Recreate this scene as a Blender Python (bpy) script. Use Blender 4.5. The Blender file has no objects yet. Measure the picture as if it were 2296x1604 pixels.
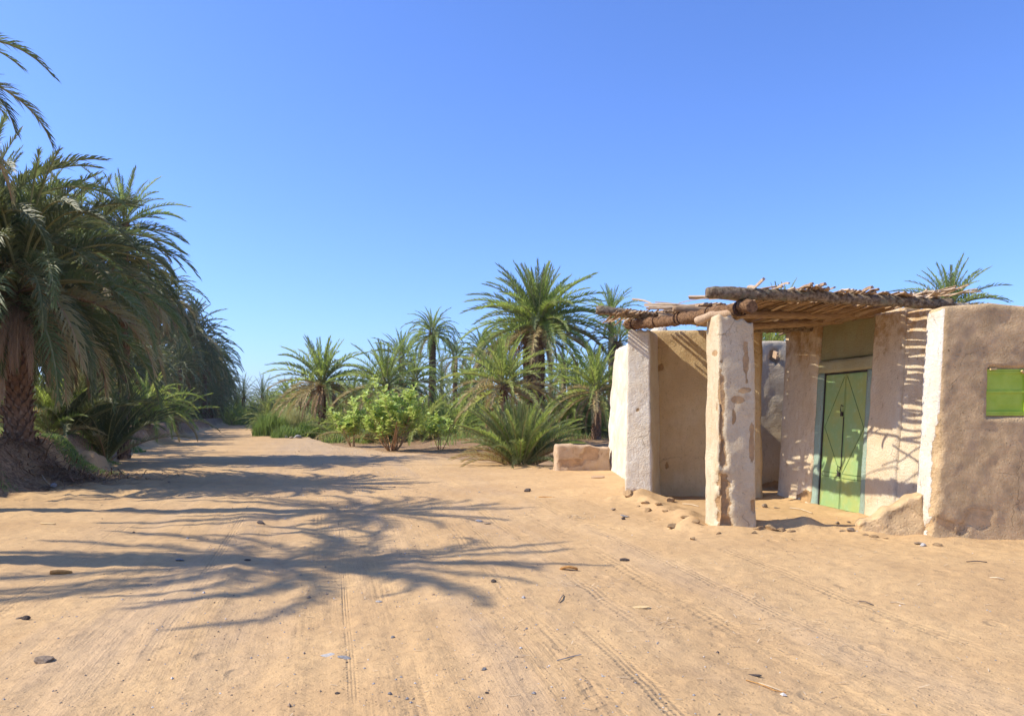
import bpy, math, random
import numpy as np
from mathutils import Vector, Matrix, Quaternion

# ------------------------------------------------------------------ camera, sky, sun, exposure
S = bpy.context.scene
COL = S.collection
EYE = 1.5
FPX = 1785.0 / 2295.0                     # focal length over picture width
cam_d = bpy.data.cameras.new("camera")
cam = bpy.data.objects.new("camera", cam_d); COL.objects.link(cam)
cam.location = (0, 0, EYE); cam.rotation_euler = (math.radians(90), 0, 0)
cam_d.sensor_width = 36; cam_d.lens = 36 * FPX; cam_d.sensor_fit = 'HORIZONTAL'
cam_d.shift_y = 123 / 2295.0
cam_d.clip_start = 0.05; cam_d.clip_end = 6000
S.camera = cam

SUN_EL = math.radians(44)
SUN_AZ = math.radians(-90)                # azimuth from +Y, clockwise seen from above
world = bpy.data.worlds.new("World"); S.world = world; world.use_nodes = True
wn = world.node_tree; wn.nodes.clear()
wo = wn.nodes.new('ShaderNodeOutputWorld'); wb = wn.nodes.new('ShaderNodeBackground')
sky = wn.nodes.new('ShaderNodeTexSky'); sky.sky_type = 'NISHITA'; sky.sun_disc = False
sky.sun_elevation = SUN_EL; sky.sun_rotation = SUN_AZ
sky.altitude = 300; sky.air_density = 1.0; sky.dust_density = 1.0; sky.ozone_density = 3.2
wm = wn.nodes.new('ShaderNodeMix'); wm.data_type = 'RGBA'; wm.blend_type = 'MULTIPLY'
wm.inputs[0].default_value = 1.0; wm.inputs[7].default_value = (0.80, 1.02, 1.58, 1)
wn.links.new(sky.outputs[0], wm.inputs[6]); wn.links.new(wm.outputs[2], wb.inputs[0])
wb.inputs[1].default_value = 0.125
wn.links.new(wb.outputs[0], wo.inputs[0])

sd = bpy.data.lights.new("sun", 'SUN'); sun = bpy.data.objects.new("sun", sd); COL.objects.link(sun)
sd.energy = 4.8; sd.angle = math.radians(0.55); sd.color = (1.0, 0.92, 0.79)
sdir = Vector((math.sin(SUN_AZ) * math.cos(SUN_EL), math.cos(SUN_AZ) * math.cos(SUN_EL), math.sin(SUN_EL)))
sun.rotation_euler = sdir.to_track_quat('Z', 'Y').to_euler(); sun.location = (-20, 0, 30)
S.view_settings.view_transform = 'Standard'; S.view_settings.look = 'None'
S.view_settings.gamma = 1; S.view_settings.use_curve_mapping = False
S.view_settings.exposure = 0.43
S.cycles.max_bounces = 8; S.cycles.diffuse_bounces = 4; S.cycles.transparent_max_bounces = 8

HAZE = 0.00022
R = random.Random(11)
LMP = []
rad = math.radians
def PX(px, Y): return (px - 1147.5) / 1785.0 * Y
def PZ(py, Y): return EYE + (925.0 - py) / 1785.0 * Y

# ------------------------------------------------------------------ vector noise
def _h(ix, iy, iz, seed):
    n = (ix.astype(np.int64) * 374761393 + iy.astype(np.int64) * 668265263 + iz.astype(np.int64) * 2147483647 + seed * 974711) & 0xffffffff
    n = ((n ^ (n >> 13)) * 1274126177) & 0xffffffff
    n = (n ^ (n >> 16)) & 0xffffffff
    return n / 4294967295.0 * 2 - 1
def vnoise(x, y, z=None, seed=0):
    x = np.asarray(x, float); y = np.asarray(y, float)
    z = np.zeros_like(x) if z is None else np.asarray(z, float)
    ix, iy, iz = np.floor(x), np.floor(y), np.floor(z)
    fx, fy, fz = x - ix, y - iy, z - iz
    fx, fy, fz = [f * f * f * (f * (f * 6 - 15) + 10) for f in (fx, fy, fz)]
    r = 0
    for dx in (0, 1):
        for dy in (0, 1):
            for dz in (0, 1):
                w = (fx if dx else 1 - fx) * (fy if dy else 1 - fy) * (fz if dz else 1 - fz)
                r = r + w * _h(ix + dx, iy + dy, iz + dz, seed)
    return r
def fbm(x, y, z=None, o=4, seed=0):
    s = 0; a = 1; f = 1
    for i in range(o):
        s = s + a * vnoise(np.asarray(x) * f, np.asarray(y) * f, None if z is None else np.asarray(z) * f, seed + i * 7); a *= .5; f *= 2.03
    return s
def sm(x, a, b):
    t = np.clip((x - a) / (b - a), 0, 1); return t * t * (3 - 2 * t)

# ------------------------------------------------------------------ terrain
FOOT_Y = [-30, 0, 5, 10, 14.5, 17, 22, 32, 53, 62, 100, 150, 400, 3000]
FOOT_X = [-2.5, -5.8, -6.6, -7.8, -9.0, -9.6, -11.0, -14.6, -21.0, -24.0, -35.5, -53, -135, -1000]
def terrain(x, y, fine=True):
    x = np.asarray(x, float); y = np.asarray(y, float)
    foot = np.interp(y, FOOT_Y, FOOT_X)
    sc = vnoise(y * .22 + 3.1, y * 0 + 2, seed=5) * .9 + vnoise(y * .6, y * 0 + 9, seed=6) * .35
    d = foot + sc * .5 - x
    h = .30 * sm(d, 0, 1.0) + .60 * sm(d, .45 + sc * .2, 1.15 + sc * .2)
    # eroded earth shoulders that jut from the bank
    for (cx, cy, rx, ry, hh) in ((-10.7, 14.6, 1.5, 1.3, .22), (-11.9, 20.4, 1.5, 1.3, .30), (-15.6, 30.0, 1.5, 1.6, .35)):
        q = np.sqrt(((x - cx) / rx) ** 2 + ((y - cy) / ry) ** 2)
        q = q + .22 * fbm(x * 1.7, y * 1.7, o=3, seed=61); h = np.maximum(h, hh * 1.6 * (1 - sm(q, .62, .98)))
    h = h + .08 * fbm(x * .35, y * .35, o=3, seed=2) * sm(d, .5, 3)
    h = h + sm(d, .2, 1.0) * (y < 60) * (.05 * np.abs(fbm(x * 3.3, y * 3.3, o=3, seed=71)))
    # ground right of the road: slight drop behind the shoulder, then a raised garden
    edge = np.interp(x, [-60, -30, -14, -7.7, -3, 1.2, 6], [112, 90, 53, 35.5, 27.5, 22.8, 21.8])
    e = y - edge + .5 * vnoise(x * .5, y * .5, seed=8)
    right = sm(-d, 4.0, 7.5)
    h = h + right * (-.16 * sm(e, 0, .8) + .42 * sm(e, 7, 17))
    # road surface: broad ruts, hummocks
    h = h + .035 * fbm(x * .28, y * .22, o=3, seed=3) * sm(-d, -1, 2)
    u = x + .24 * y + 0.00035 * y * y
    lane = np.exp(-((u + .3) / 3.2) ** 2) * (1 - sm(y, 60, 90))
    h = h + lane * .013 * vnoise(u * 2.2, y * .10, seed=21)
    h = h + lane * .007 * vnoise(u * 6.0, y * .25, seed=22)
    # churned cross ridges on the left lane
    q = np.exp(-(((x + 8.2 + .15 * (y - 17)) / 2.6) ** 2) - ((y - 17) / 4.5) ** 2)
    ch = np.abs(vnoise(x * 1.1, y * 2.2, seed=31)) + .5 * np.abs(vnoise(x * 3.1, y * 4.1, seed=32))
    h = h + q * (.10 - .13 * ch)
    # foundation ridge between the porch pillars, and mounds at their feet
    def seg(ax, ay, bx, by, w, hh, n=3):
        t = np.clip(((x - ax) * (bx - ax) + (y - ay) * (by - ay)) / ((bx - ax) ** 2 + (by - ay) ** 2), 0, 1)
        dd = np.hypot(x - ax - t * (bx - ax), y - ay - t * (by - ay))
        return hh * np.exp(-(dd / w) ** 2) * (1 + .5 * vnoise(x * 5, y * 5, seed=40 + n))
    near = (np.abs(x - 3.5) < 6) & (y > 6) & (y < 25)
    if near.any():
        g = seg(2.15, 13.3, 2.5, 10.9, .22, .10) + seg(2.35, 10.4, 2.2, 10.1, .16, .12, 4) + seg(3.05, 10.15, 3.7, 10.0, .13, .13, 5) \
            + seg(3.7, 10.0, 4.6, 9.75, .12, .045, 6) + seg(4.9, 9.2, 9.5, 8.75, .22, .05, 7) + seg(1.8, 13.45, 2.5, 13.3, .22, .10, 8) \
            + seg(2.5, 9.95, 3.0, 9.9, .25, .05, 9) + seg(4.6, 14, 4.95, 11.2, .18, .05, 10) + seg(3.6, 9.9, 4.9, 9.6, .3, .03, 2)
        h = h + np.where(near, g, 0)
    if fine:
        h = h + .010 * fbm(x * 2.3, y * 2.3, o=3, seed=50) + .0045 * fbm(x * 9, y * 9, o=2, seed=51) * (y < 25)
    return h
def TZ(x, y): return float(terrain(np.array([x]), np.array([y]))[0])
_gx = np.arange(-62, 46, .25); _gy = np.arange(0, 131, .25)
_GZ = terrain(np.repeat(_gx[:, None], len(_gy), 1), np.repeat(_gy[None, :], len(_gx), 0)).tolist()
def TZc(x, y):
    i = (x + 62) * 4; j = y * 4
    if not (0 <= i < len(_gx) - 1 and 0 <= j < len(_gy) - 1): return TZ(x, y)
    a = int(i); b = int(j); f = i - a; g = j - b
    return (_GZ[a][b] * (1 - f) + _GZ[a + 1][b] * f) * (1 - g) + (_GZ[a][b + 1] * (1 - f) + _GZ[a + 1][b + 1] * f) * g
def GP(px, py):
    """point of the terrain seen at a place of the photograph"""
    Y = 2.0
    a = (px - 1147.5) / 1785.0; b = (925.0 - py) / 1785.0
    ys = np.concatenate([np.linspace(2, 30, 2801), np.linspace(30, 160, 2601)])
    z = terrain(a * ys, ys); k = np.argmax(EYE + b * ys <= z)
    return (a * ys[k], ys[k], float(z[k]))

# ------------------------------------------------------------------ object helpers
def tag(o, label=None, cat=None, group=None, kind=None):
    if label: o['label'] = label
    if cat: o['category'] = cat
    if group: o['group'] = group
    if kind: o['kind'] = kind
    return o
def empty(name, loc=(0, 0, 0), rz=0, label=None, cat=None, group=None):
    o = bpy.data.objects.new(name, None); COL.objects.link(o); o.location = loc; o.rotation_euler = (0, 0, rz)
    o.empty_display_size = .2
    return tag(o, label, cat, group)
def inst(name, me, parent=None, loc=(0, 0, 0), rot=(0, 0, 0), sc=1.0):
    o = bpy.data.objects.new(name, me); COL.objects.link(o)
    o.location = loc; o.rotation_euler = rot
    o.scale = (sc, sc, sc) if not hasattr(sc, '__len__') else sc
    if parent: o.parent = parent
    return o
class MB:
    def __init__(s): s.v = []; s.f = []; s.m = []
    def add(s, vs, fs, mi=0):
        b = len(s.v); s.v += [tuple(v) for v in vs]; s.f += [tuple(b + i for i in f) for f in fs]; s.m += [mi] * len(fs)
    def box(s, lo, hi, mi=0, M=None):
        c = [Vector((x, y, z)) for z in (lo[2], hi[2]) for y in (lo[1], hi[1]) for x in (lo[0], hi[0])]
        if M is not None: c = [M @ p for p in c]
        s.add(c, [(0, 2, 3, 1), (4, 5, 7, 6), (0, 1, 5, 4), (2, 6, 7, 3), (0, 4, 6, 2), (1, 3, 7, 5)], mi)
    def bar(s, a, b, w, h, up=(0, 0, 1), mi=0):
        a = Vector(a); b = Vector(b); t = (b - a); L = t.length; t.normalize()
        n = Vector(up); n = (n - t * n.dot(t)).normalized(); u = t.cross(n)
        M = Matrix((t, u, n)).transposed().to_4x4(); M.translation = a
        s.box((0, -w / 2, -h / 2), (L, w / 2, h / 2), mi, M)
    def tube(s, pts, rs, seg=6, mi=0, cap=True, ns=0, seed=0):
        pts = [Vector(p) for p in pts]; n = len(pts); b = len(s.v)
        for i, p in enumerate(pts):
            t = (pts[min(i + 1, n - 1)] - pts[max(i - 1, 0)]).normalized()
            a = Vector((0, 0, 1)) if abs(t.z) < .9 else Vector((1, 0, 0))
            u = t.cross(a).normalized(); w = u.cross(t)
            for k in range(seg):
                an = 2 * math.pi * k / seg
                r = rs[i] * (1 + (ns * (R.random() - .5) * 2 if ns else 0))
                s.v.append(tuple(p + (u * math.cos(an) + w * math.sin(an)) * r))
        for i in range(n - 1):
            for k in range(seg):
                q = (b + i * seg + k, b + i * seg + (k + 1) % seg, b + (i + 1) * seg + (k + 1) % seg, b + (i + 1) * seg + k)
                s.f.append(q); s.m.append(mi)
        if cap:
            s.f.append(tuple(b + k for k in range(seg))[::-1]); s.m.append(mi)
            s.f.append(tuple(b + (n - 1) * seg + k for k in range(seg))); s.m.append(mi)
    def mesh(s, name, mats, smooth=False):
        me = bpy.data.meshes.new(name); me.from_pydata(s.v, [], s.f)
        for m in (mats if isinstance(mats, (list, tuple)) else [mats]): me.materials.append(m)
        me.polygons.foreach_set('material_index', s.m)
        if smooth: me.polygons.foreach_set('use_smooth', [True] * len(s.f))
        me.update(); return me
    def build(s, name, mats, parent=None, smooth=False, **k):
        return inst(name, s.mesh(name, mats, smooth), parent, **k)

# ------------------------------------------------------------------ materials
class N:
    def __init__(s, name, rough=.9, spec=.2):
        s.mat = bpy.data.materials.new(name); s.mat.use_nodes = True; s.t = s.mat.node_tree
        s.b = s.t.nodes['Principled BSDF']; s.out = s.t.nodes['Material Output']
        s.b.inputs['Roughness'].default_value = rough; s.b.inputs['Specular IOR Level'].default_value = spec
    def n(s, kind, **kw):
        o = s.t.nodes.new(kind)
        for k, v in kw.items(): setattr(o, k, v)
        return o
    def put(s, sock, v):
        if isinstance(v, bpy.types.NodeSocket): s.t.links.new(v, sock)
        elif v is not None: sock.default_value = v
    def math(s, op, a, b=None, c=None, clamp=False):
        o = s.n('ShaderNodeMath', operation=op, use_clamp=clamp)
        for i, v in enumerate((a, b, c)): s.put(o.inputs[i], v)
        return o.outputs[0]
    def pos(s, kind='Object'): return s.n('ShaderNodeTexCoord').outputs[kind]
    def mapv(s, v, scale=(1, 1, 1), rot=(0, 0, 0), loc=(0, 0, 0)):
        o = s.n('ShaderNodeMapping'); s.put(o.inputs[0], v)
        o.inputs['Scale'].default_value = scale; o.inputs['Rotation'].default_value = rot; o.inputs['Location'].default_value = loc
        return o.outputs[0]
    def noise(s, v, scale, detail=5, rough=.55, dist=0):
        o = s.n('ShaderNodeTexNoise'); s.put(o.inputs['Vector'], v); o.inputs['Scale'].default_value = scale
        o.inputs['Detail'].default_value = detail; o.inputs['Roughness'].default_value = rough; o.inputs['Distortion'].default_value = dist
        return o.outputs[0]
    def vor(s, v, scale, feature='F1', out=0):
        o = s.n('ShaderNodeTexVoronoi', feature=feature); s.put(o.inputs['Vector'], v); o.inputs['Scale'].default_value = scale
        return o.outputs[out]
    def ramp(s, f, a, b, c0=0.0, c1=1.0):
        o = s.n('ShaderNodeMapRange', interpolation_type='SMOOTHSTEP'); s.put(o.inputs[0], f)
        for i, v in enumerate((a, b, c0, c1)): o.inputs[i + 1].default_value = v
        return o.outputs[0]
    def mix(s, f, a, b, mode='MIX'):
        o = s.n('ShaderNodeMix', data_type='RGBA', blend_type=mode); s.put(o.inputs[0], f)
        for i, v in ((6, a), (7, b)):
            s.put(o.inputs[i], v if isinstance(v, bpy.types.NodeSocket) else (*v, 1))
        return o.outputs[2]
    def attr(s, name): return s.n('ShaderNodeAttribute', attribute_name=name).outputs['Fac']
    def orand(s): return s.n('ShaderNodeObjectInfo').outputs['Random']
    def bump(s, h, dist=.01, strength=1.0, nrm=None):
        o = s.n('ShaderNodeBump'); o.inputs['Strength'].default_value = strength; o.inputs['Distance'].default_value = dist
        s.put(o.inputs['Height'], h)
        if nrm is not None: s.put(o.inputs['Normal'], nrm)
        return o.outputs[0]
    def done(s, col, nrm=None):
        s.put(s.b.inputs['Base Color'], col if isinstance(col, bpy.types.NodeSocket) else (*col, 1))
        if nrm is not None: s.put(s.b.inputs['Normal'], nrm)
        return s.mat

def mat_ground():
    m = N('sand', .95, .1); p = m.pos()
    sep = m.n('ShaderNodeSeparateXYZ'); m.put(sep.inputs[0], p); X, Y = sep.outputs[0], sep.outputs[1]
    wob = m.math('MULTIPLY', m.math('SUBTRACT', m.noise(p, .22, 1), .5), .28)
    u = m.math('ADD', m.math('ADD', X, m.math('MULTIPLY', Y, .235)), wob)
    cu = m.n('ShaderNodeCombineXYZ'); m.put(cu.inputs[0], u); m.put(cu.inputs[1], m.math('MULTIPLY', Y, .035))
    streak = m.noise(cu.outputs[0], 9, 5, .62)
    streak2 = m.noise(cu.outputs[0], 32, 3, .6)
    lane = m.math('MULTIPLY', m.ramp(m.math('ABSOLUTE', m.math('SUBTRACT', u, .6)), 1.8, 4.6, 1, 0), m.ramp(m.noise(m.mapv(p, (1, .35, 1)), .9, 4, .6), .35, .65, .15, 1))
    big = m.noise(p, .55, 4); fine = m.noise(p, 60, 4, .7); mid = m.noise(p, 7, 5, .6)
    col = m.mix(m.ramp(big, .3, .7), (.475, .305, .146), (.57, .378, .182))
    col = m.mix(m.math('MULTIPLY', m.ramp(mid, .42, .72), .5), col, (.38, .245, .125))
    grey = m.math('MULTIPLY', m.ramp(m.noise(cu.outputs[0], 1.6, 3), .42, .62), lane)
    col = m.mix(m.math('MULTIPLY', grey, .38), col, (.44, .325, .215))
    col = m.mix(m.math('MULTIPLY', m.math('MULTIPLY', m.ramp(streak, .5, .68), lane), .16), col, (.38, .26, .16))
    gr = m.attr('gravel'); col = m.mix(m.math('MULTIPLY', gr, .40), col, (.38, .30, .215))
    # dark crumbs and bits of straw
    crumbs = m.ramp(m.vor(p, 17), .055, .10, 1, 0)
    sel = m.ramp(m.noise(p, 2.2, 3), .5, .62)
    col = m.mix(m.math('MULTIPLY', m.math('MULTIPLY', crumbs, sel), .35), col, (.20, .13, .085))
    soil = m.attr('soil'); so = m.ramp(m.math('ADD', soil, m.math('MULTIPLY', m.math('SUBTRACT', m.noise(p, 2.6, 5, .65), .5), .9)), .3, .7)
    scol = m.mix(m.ramp(m.noise(p, 14, 5, .7), .35, .7), (.17, .105, .056), (.38, .245, .135))
    col = m.mix(so, col, scol)
    gs = m.attr('grassy'); gm = m.ramp(m.math('ADD', gs, m.math('SUBTRACT', m.noise(p, 5, 4, .7), .5)), .35, .65)
    col = m.mix(gm, col, (.085, .12, .035))
    # relief
    h = m.math('MULTIPLY', fine, .25)
    h = m.math('ADD', h, m.math('MULTIPLY', mid, .9))
    h = m.math('ADD', h, m.math('MULTIPLY', m.math('MULTIPLY', streak, lane), .72))
    h = m.math('ADD', h, m.math('MULTIPLY', m.math('MULTIPLY', streak2, lane), .30))
    h = m.math('ADD', h, m.math('MULTIPLY', m.ramp(m.vor(p, 21), 0, .25, 1, 0), .22))
    foots = m.math('MULTIPLY', m.ramp(m.vor(m.mapv(p, (1, .7, 1)), 3.2), .12, .24, 1, 0), m.ramp(m.noise(p, .8, 3), .48, .6))
    h = m.math('SUBTRACT', h, m.math('MULTIPLY', foots, .55))
    h = m.math('ADD', h, m.math('MULTIPLY', m.ramp(m.noise(p, 22, 6, .75, .6), .55, .7), .12))
    tr = None
    for (u0, sl, hw, per) in ((-2.3, .265, .07, .075), (-1.05, .245, .05, .06), (-.2, .225, .075, .055), (.10, .225, .03, .05), (.42, .225, .075, .055),
                              (1.25, .195, .08, .08), (1.58, .20, .06, .05), (2.05, .205, .08, .07), (2.62, .20, .10, .09), (3.3, .22, .07, .08), (4.1, .21, .09, .08)):
        uu = m.math('ABSOLUTE', m.math('SUBTRACT', m.math('ADD', m.math('ADD', X, m.math('MULTIPLY', Y, sl)), m.math('MULTIPLY', wob, .35)), u0))
        band = m.ramp(uu, hw * .8, hw * 1.15, 1, 0)
        saw = m.math('FRACT', m.math('ADD', m.math('DIVIDE', Y, per), m.math('MULTIPLY', uu, 9)))
        tread = m.math('ADD', m.math('MULTIPLY', m.ramp(saw, .35, .65), .6), .0)
        line = m.math('MULTIPLY', m.math('PINGPONG', uu, hw * .33), 1.2 / hw)
        t = m.math('MULTIPLY', band, m.math('SUBTRACT', m.math('ADD', tread, line), .9))
        t = m.math('MULTIPLY', t, m.ramp(m.noise(m.mapv(p, (1, .45, 1), loc=(u0 * 3, 0, 0)), 1.3, 3), .40, .66))
        tr = t if tr is None else m.math('ADD', tr, t)
    tr = m.math('MULTIPLY', tr, m.ramp(Y, 11, 20, 1, 0))
    h = m.math('ADD', h, m.math('MULTIPLY', tr, .52))
    return m.done(col, m.bump(h, .022, 1.0))

def mat_mud(name, wash, mud, dirty=.5, stain=(.30, .19, .10)):
    """old lime wash over mud render; 'wash' and 'spall' are measured on the wall itself"""
    m = N(name, .95, .1); p = m.pos('Object')
    big = m.noise(p, 1.4, 4, .6); mid = m.noise(p, 6, 6, .65); fine = m.noise(p, 38, 5, .7)
    mudc = m.mix(m.ramp(mid, .3, .72), tuple(c * .78 for c in mud), tuple(min(1, c * 1.15) for c in mud))
    pw = m.n('ShaderNodeVectorMath', operation='ADD'); m.put(pw.inputs[0], p); nc = m.n('ShaderNodeTexNoise'); m.put(nc.inputs['Vector'], p); nc.inputs['Scale'].default_value = 3.5; nc.inputs['Detail'].default_value = 4; sv = m.n('ShaderNodeVectorMath', operation='SCALE'); m.put(sv.inputs[0], nc.outputs['Color']); sv.inputs['Scale'].default_value = .35; m.put(pw.inputs[1], sv.outputs[0]); pwo = pw.outputs[0]
    mudc = m.mix(m.math('MULTIPLY', m.ramp(m.vor(p, 45), .0, .2, 1, 0), .3), mudc, tuple(c * .5 for c in mud))
    w = m.mix(m.ramp(big, .35, .65), wash, tuple(c * s for c, s in zip(wash, (.92, .86, .78))))
    wear = m.math('MULTIPLY', m.ramp(mid, .52, .72), dirty)
    w = m.mix(wear, w, tuple(.5 * a + .5 * b for a, b in zip(mud, wash)))
    sp = m.noise(m.mapv(p, (1, 1, .45)), 16, 4, .75)
    w = m.mix(m.math('MULTIPLY', m.ramp(sp, .60, .70), .6), w, stain)
    w = m.mix(m.math('MULTIPLY', m.ramp(m.noise(m.mapv(p, (1, 1, .22)), 7, 5, .7), .45, .75), .45), w, tuple(.65 * a + .35 * b for a, b in zip(mud, wash)))
    w = m.mix(m.math('MULTIPLY', m.ramp(fine, .4, .75), .3), w, tuple(c * .62 for c in wash))
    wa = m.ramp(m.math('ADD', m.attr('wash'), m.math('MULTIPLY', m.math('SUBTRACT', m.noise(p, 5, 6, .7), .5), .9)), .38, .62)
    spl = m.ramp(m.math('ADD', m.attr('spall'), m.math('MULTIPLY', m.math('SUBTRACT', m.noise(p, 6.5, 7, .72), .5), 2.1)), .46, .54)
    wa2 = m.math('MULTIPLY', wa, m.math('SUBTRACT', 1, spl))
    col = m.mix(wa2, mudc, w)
    pits = m.ramp(m.vor(p, 13), .03, .10, 0, 1); psel = m.ramp(m.noise(p, 3.1, 2), .42, .5, 1, 0)
    pit = m.math('MAXIMUM', pits, psel)
    col = m.mix(m.math('MULTIPLY', m.math('SUBTRACT', 1, pit), .6), col, tuple(c * .35 for c in mud))
    crack = m.ramp(m.vor(m.mapv(pwo, (1, 1, .7)), 1.1, 'DISTANCE_TO_EDGE'), 0, .006, 0, 1)
    csel = m.ramp(m.noise(p, 1.9, 2), .56, .62, 0, 1); csel = m.math('SUBTRACT', 1, csel); ck = m.math('MAXIMUM', crack, csel)
    col = m.mix(m.math('MULTIPLY', m.math('SUBTRACT', 1, ck), .4), col, tuple(c * .4 for c in mud))
    h = m.math('ADD', m.math('MULTIPLY', mid, .9), m.math('MULTIPLY', fine, 1.0))
    h = m.math('ADD', h, m.math('MULTIPLY', pit, .7)); h = m.math('SUBTRACT', h, m.math('MULTIPLY', m.math('MULTIPLY', m.ramp(m.vor(p, 31), .05, .16, 1, 0), m.ramp(m.noise(p, 4.3, 3), .5, .6)), .5)); h = m.math('ADD', h, m.math('MULTIPLY', ck, .3))
    h = m.math('ADD', h, m.math('MULTIPLY', m.math('SUBTRACT', 1, spl), .45))
    h = m.math('ADD', h, m.math('MULTIPLY', big, .9))
    return m.done(col, m.bump(h, .024, 1.0))

def mat_leaf(name, c0, c1, tint=None, rough=.56, trans=.25):
    m = N(name, rough, .45)
    r = m.orand(); p = m.pos()
    col = m.mix(r, c0, c1)
    col = m.mix(m.math('MULTIPLY', m.ramp(m.noise(p, 4, 3), .45, .7), .45), col, tint or tuple(min(1, c * 1.7) for c in c1))
    m.done(col)
    tb = m.n('ShaderNodeBsdfTranslucent'); m.put(tb.inputs[0], m.mix(.5, col, tuple(min(1, c * 2.2) for c in c1)))
    mx = m.n('ShaderNodeMixShader'); mx.inputs[0].default_value = trans
    m.t.links.new(m.b.outputs[0], mx.inputs[1]); m.t.links.new(tb.outputs[0], mx.inputs[2]); m.t.links.new(mx.outputs[0], m.out.inputs[0])
    return m.mat
def mat_simple(name, c0, c1, scale=8, rough=.85, bump=.004, stretch=(1, 1, 1), spec=.2, c2=None, bs=None):
    m = N(name, rough, spec); p = m.mapv(m.pos(), stretch)
    n1 = m.noise(p, scale, 6, .65)
    col = m.mix(m.ramp(n1, .32, .68), c0, c1)
    if c2: col = m.mix(m.ramp(m.noise(p, scale * .37, 5, .7), .52, .66), col, c2)
    col = m.mix(m.math('MULTIPLY', m.orand(), .25), col, tuple(c * .6 for c in c0))
    return m.done(col, m.bump(m.noise(p, bs or scale * 3, 5, .7), bump, 1.0))

M_GROUND = mat_ground()
M_PILLAR = mat_mud('pillar_plaster', (.72, .60, .40), (.50, .32, .16), 1.0)
M_SIDE = mat_mud('side_plaster', (.77, .65, .46), (.50, .32, .15), .9)
M_WHITE = mat_mud('white_plaster', (.79, .72, .58), (.50, .34, .18), .7)
M_OCHRE = mat_mud('ochre_plaster', (.68, .52, .29), (.46, .29, .13), .8)
M_GREY = mat_mud('grey_plaster', (.62, .54, .40), (.46, .32, .18), .7)
M_HOUSE = mat_mud('brown_mud_render', (.80, .75, .64), (.63, .44, .235), .35)
M_BLUE = mat_mud('blue_wash', (.34, .46, .38), (.44, .38, .22), .6)
M_PANEL = mat_mud('greenish_panel', (.36, .34, .18), (.36, .26, .13), .8)
M_CREAM = mat_mud('cream_wash', (.48, .46, .28), (.42, .32, .16), .8)
M_LOWWALL = mat_mud('low_wall_mud', (.58, .43, .28), (.47, .31, .18), .8)
M_BARK = mat_simple('palm_log_bark', (.10, .065, .038), (.42, .325, .215), 22, .95, .04, c2=(.27, .25, .16), bs=30)
M_FIBRE = mat_simple('palm_fibre', (.10, .052, .024), (.31, .175, .085), 34, .95, .012, (1, 1, 1))
M_WOOD = mat_simple('split_wood', (.42, .27, .15), (.60, .43, .27), 5, .8, .004, (14, 14, 1.5))
M_STICK = mat_simple('palm_rib_stick', (.24, .15, .08), (.46, .32, .19), 6, .75, .003, (2, 12, 12))
M_STICKP = mat_simple('pale_palm_rib', (.44, .32, .20), (.58, .45, .31), 6, .7, .003, (2, 12, 12))
M_CORD = mat_simple('dark_binding', (.05, .025, .015), (.10, .05, .03), 30, .9, .004)
M_TRUNK = mat_simple('palm_trunk', (.10, .055, .03), (.24, .14, .08), 12, .95, .02, c2=(.28, .19, .12))
M_STUB = mat_simple('leaf_base_bark', (.15, .08, .04), (.34, .20, .11), 10, .9, .01, c2=(.36, .26, .17))
M_STONE = mat_simple('brown_stone', (.26, .185, .12), (.44, .33, .22), 12, .9, .01)
M_GSTONE = mat_simple('grey_stone', (.24, .23, .22), (.44, .42, .39), 12, .9, .01)
M_DARK = mat_simple('dark_stone', (.08, .062, .05), (.16, .125, .10), 12, .85, .01)
M_PALE = mat_simple('pale_stone', (.50, .45, .38), (.68, .64, .58), 12, .9, .01)
M_CLOD = mat_simple('mud_clod', (.46, .295, .145), (.60, .405, .21), 12, .95, .02)
M_YWOOD = mat_simple('yellow_wood', (.62, .42, .17), (.75, .55, .28), 9, .7, .003)
M_OWOOD = mat_simple('orange_palm_stub', (.34, .15, .04), (.60, .32, .09), 9, .7, .005)
M_STRAW = mat_simple('straw', (.48, .36, .22), (.66, .54, .36), 9, .8, .002)
M_IRON = mat_simple('black_iron', (.02, .018, .016), (.05, .04, .035), 20, .6, .003, spec=.4)

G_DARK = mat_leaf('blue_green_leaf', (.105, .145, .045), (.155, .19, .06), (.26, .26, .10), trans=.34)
G_SHADE = mat_leaf('dark_grove_leaf', (.088, .108, .034), (.140, .155, .055), (.27, .24, .10), trans=.26)  # leaf colour darkened to paint in the shaded side of the left grove
G_MID = mat_leaf('green_leaf', (.19, .25, .045), (.275, .34, .065), (.38, .39, .12), trans=.44)
G_YEL = mat_leaf('yellow_green_leaf', (.24, .30, .055), (.32, .36, .08), (.42, .34, .10), trans=.4)
G_OLD = mat_leaf('old_olive_leaf', (.26, .23, .09), (.38, .30, .12), (.48, .33, .15), .6, .25)
G_DEAD = mat_leaf('dead_leaf', (.23, .135, .065), (.38, .25, .14), (.46, .34, .21), .8, .12)
G_RACH = mat_simple('leaf_rib', (.24, .24, .09), (.38, .34, .15), 5, .6, .001)
G_RACHD = mat_simple('dry_leaf_rib', (.30, .17, .08), (.46, .30, .16), 5, .7, .001)
G_CAL = mat_leaf('apple_leaf', (.36, .50, .09), (.48, .62, .15), (.68, .74, .30), .5, .35)
G_CSTEM = mat_simple('pale_stem', (.48, .40, .18), (.62, .50, .24), 8, .7, .003)
G_CTRUNK = mat_simple('orange_stem', (.40, .21, .08), (.58, .36, .17), 9, .8, .006)
G_GRASS = mat_leaf('grass_blade', (.13, .21, .04), (.21, .29, .07), (.34, .36, .12), .6, .35)
G_TALLG = mat_leaf('pale_grass', (.34, .36, .13), (.46, .44, .20), (.60, .55, .30), .7, .3)

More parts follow.
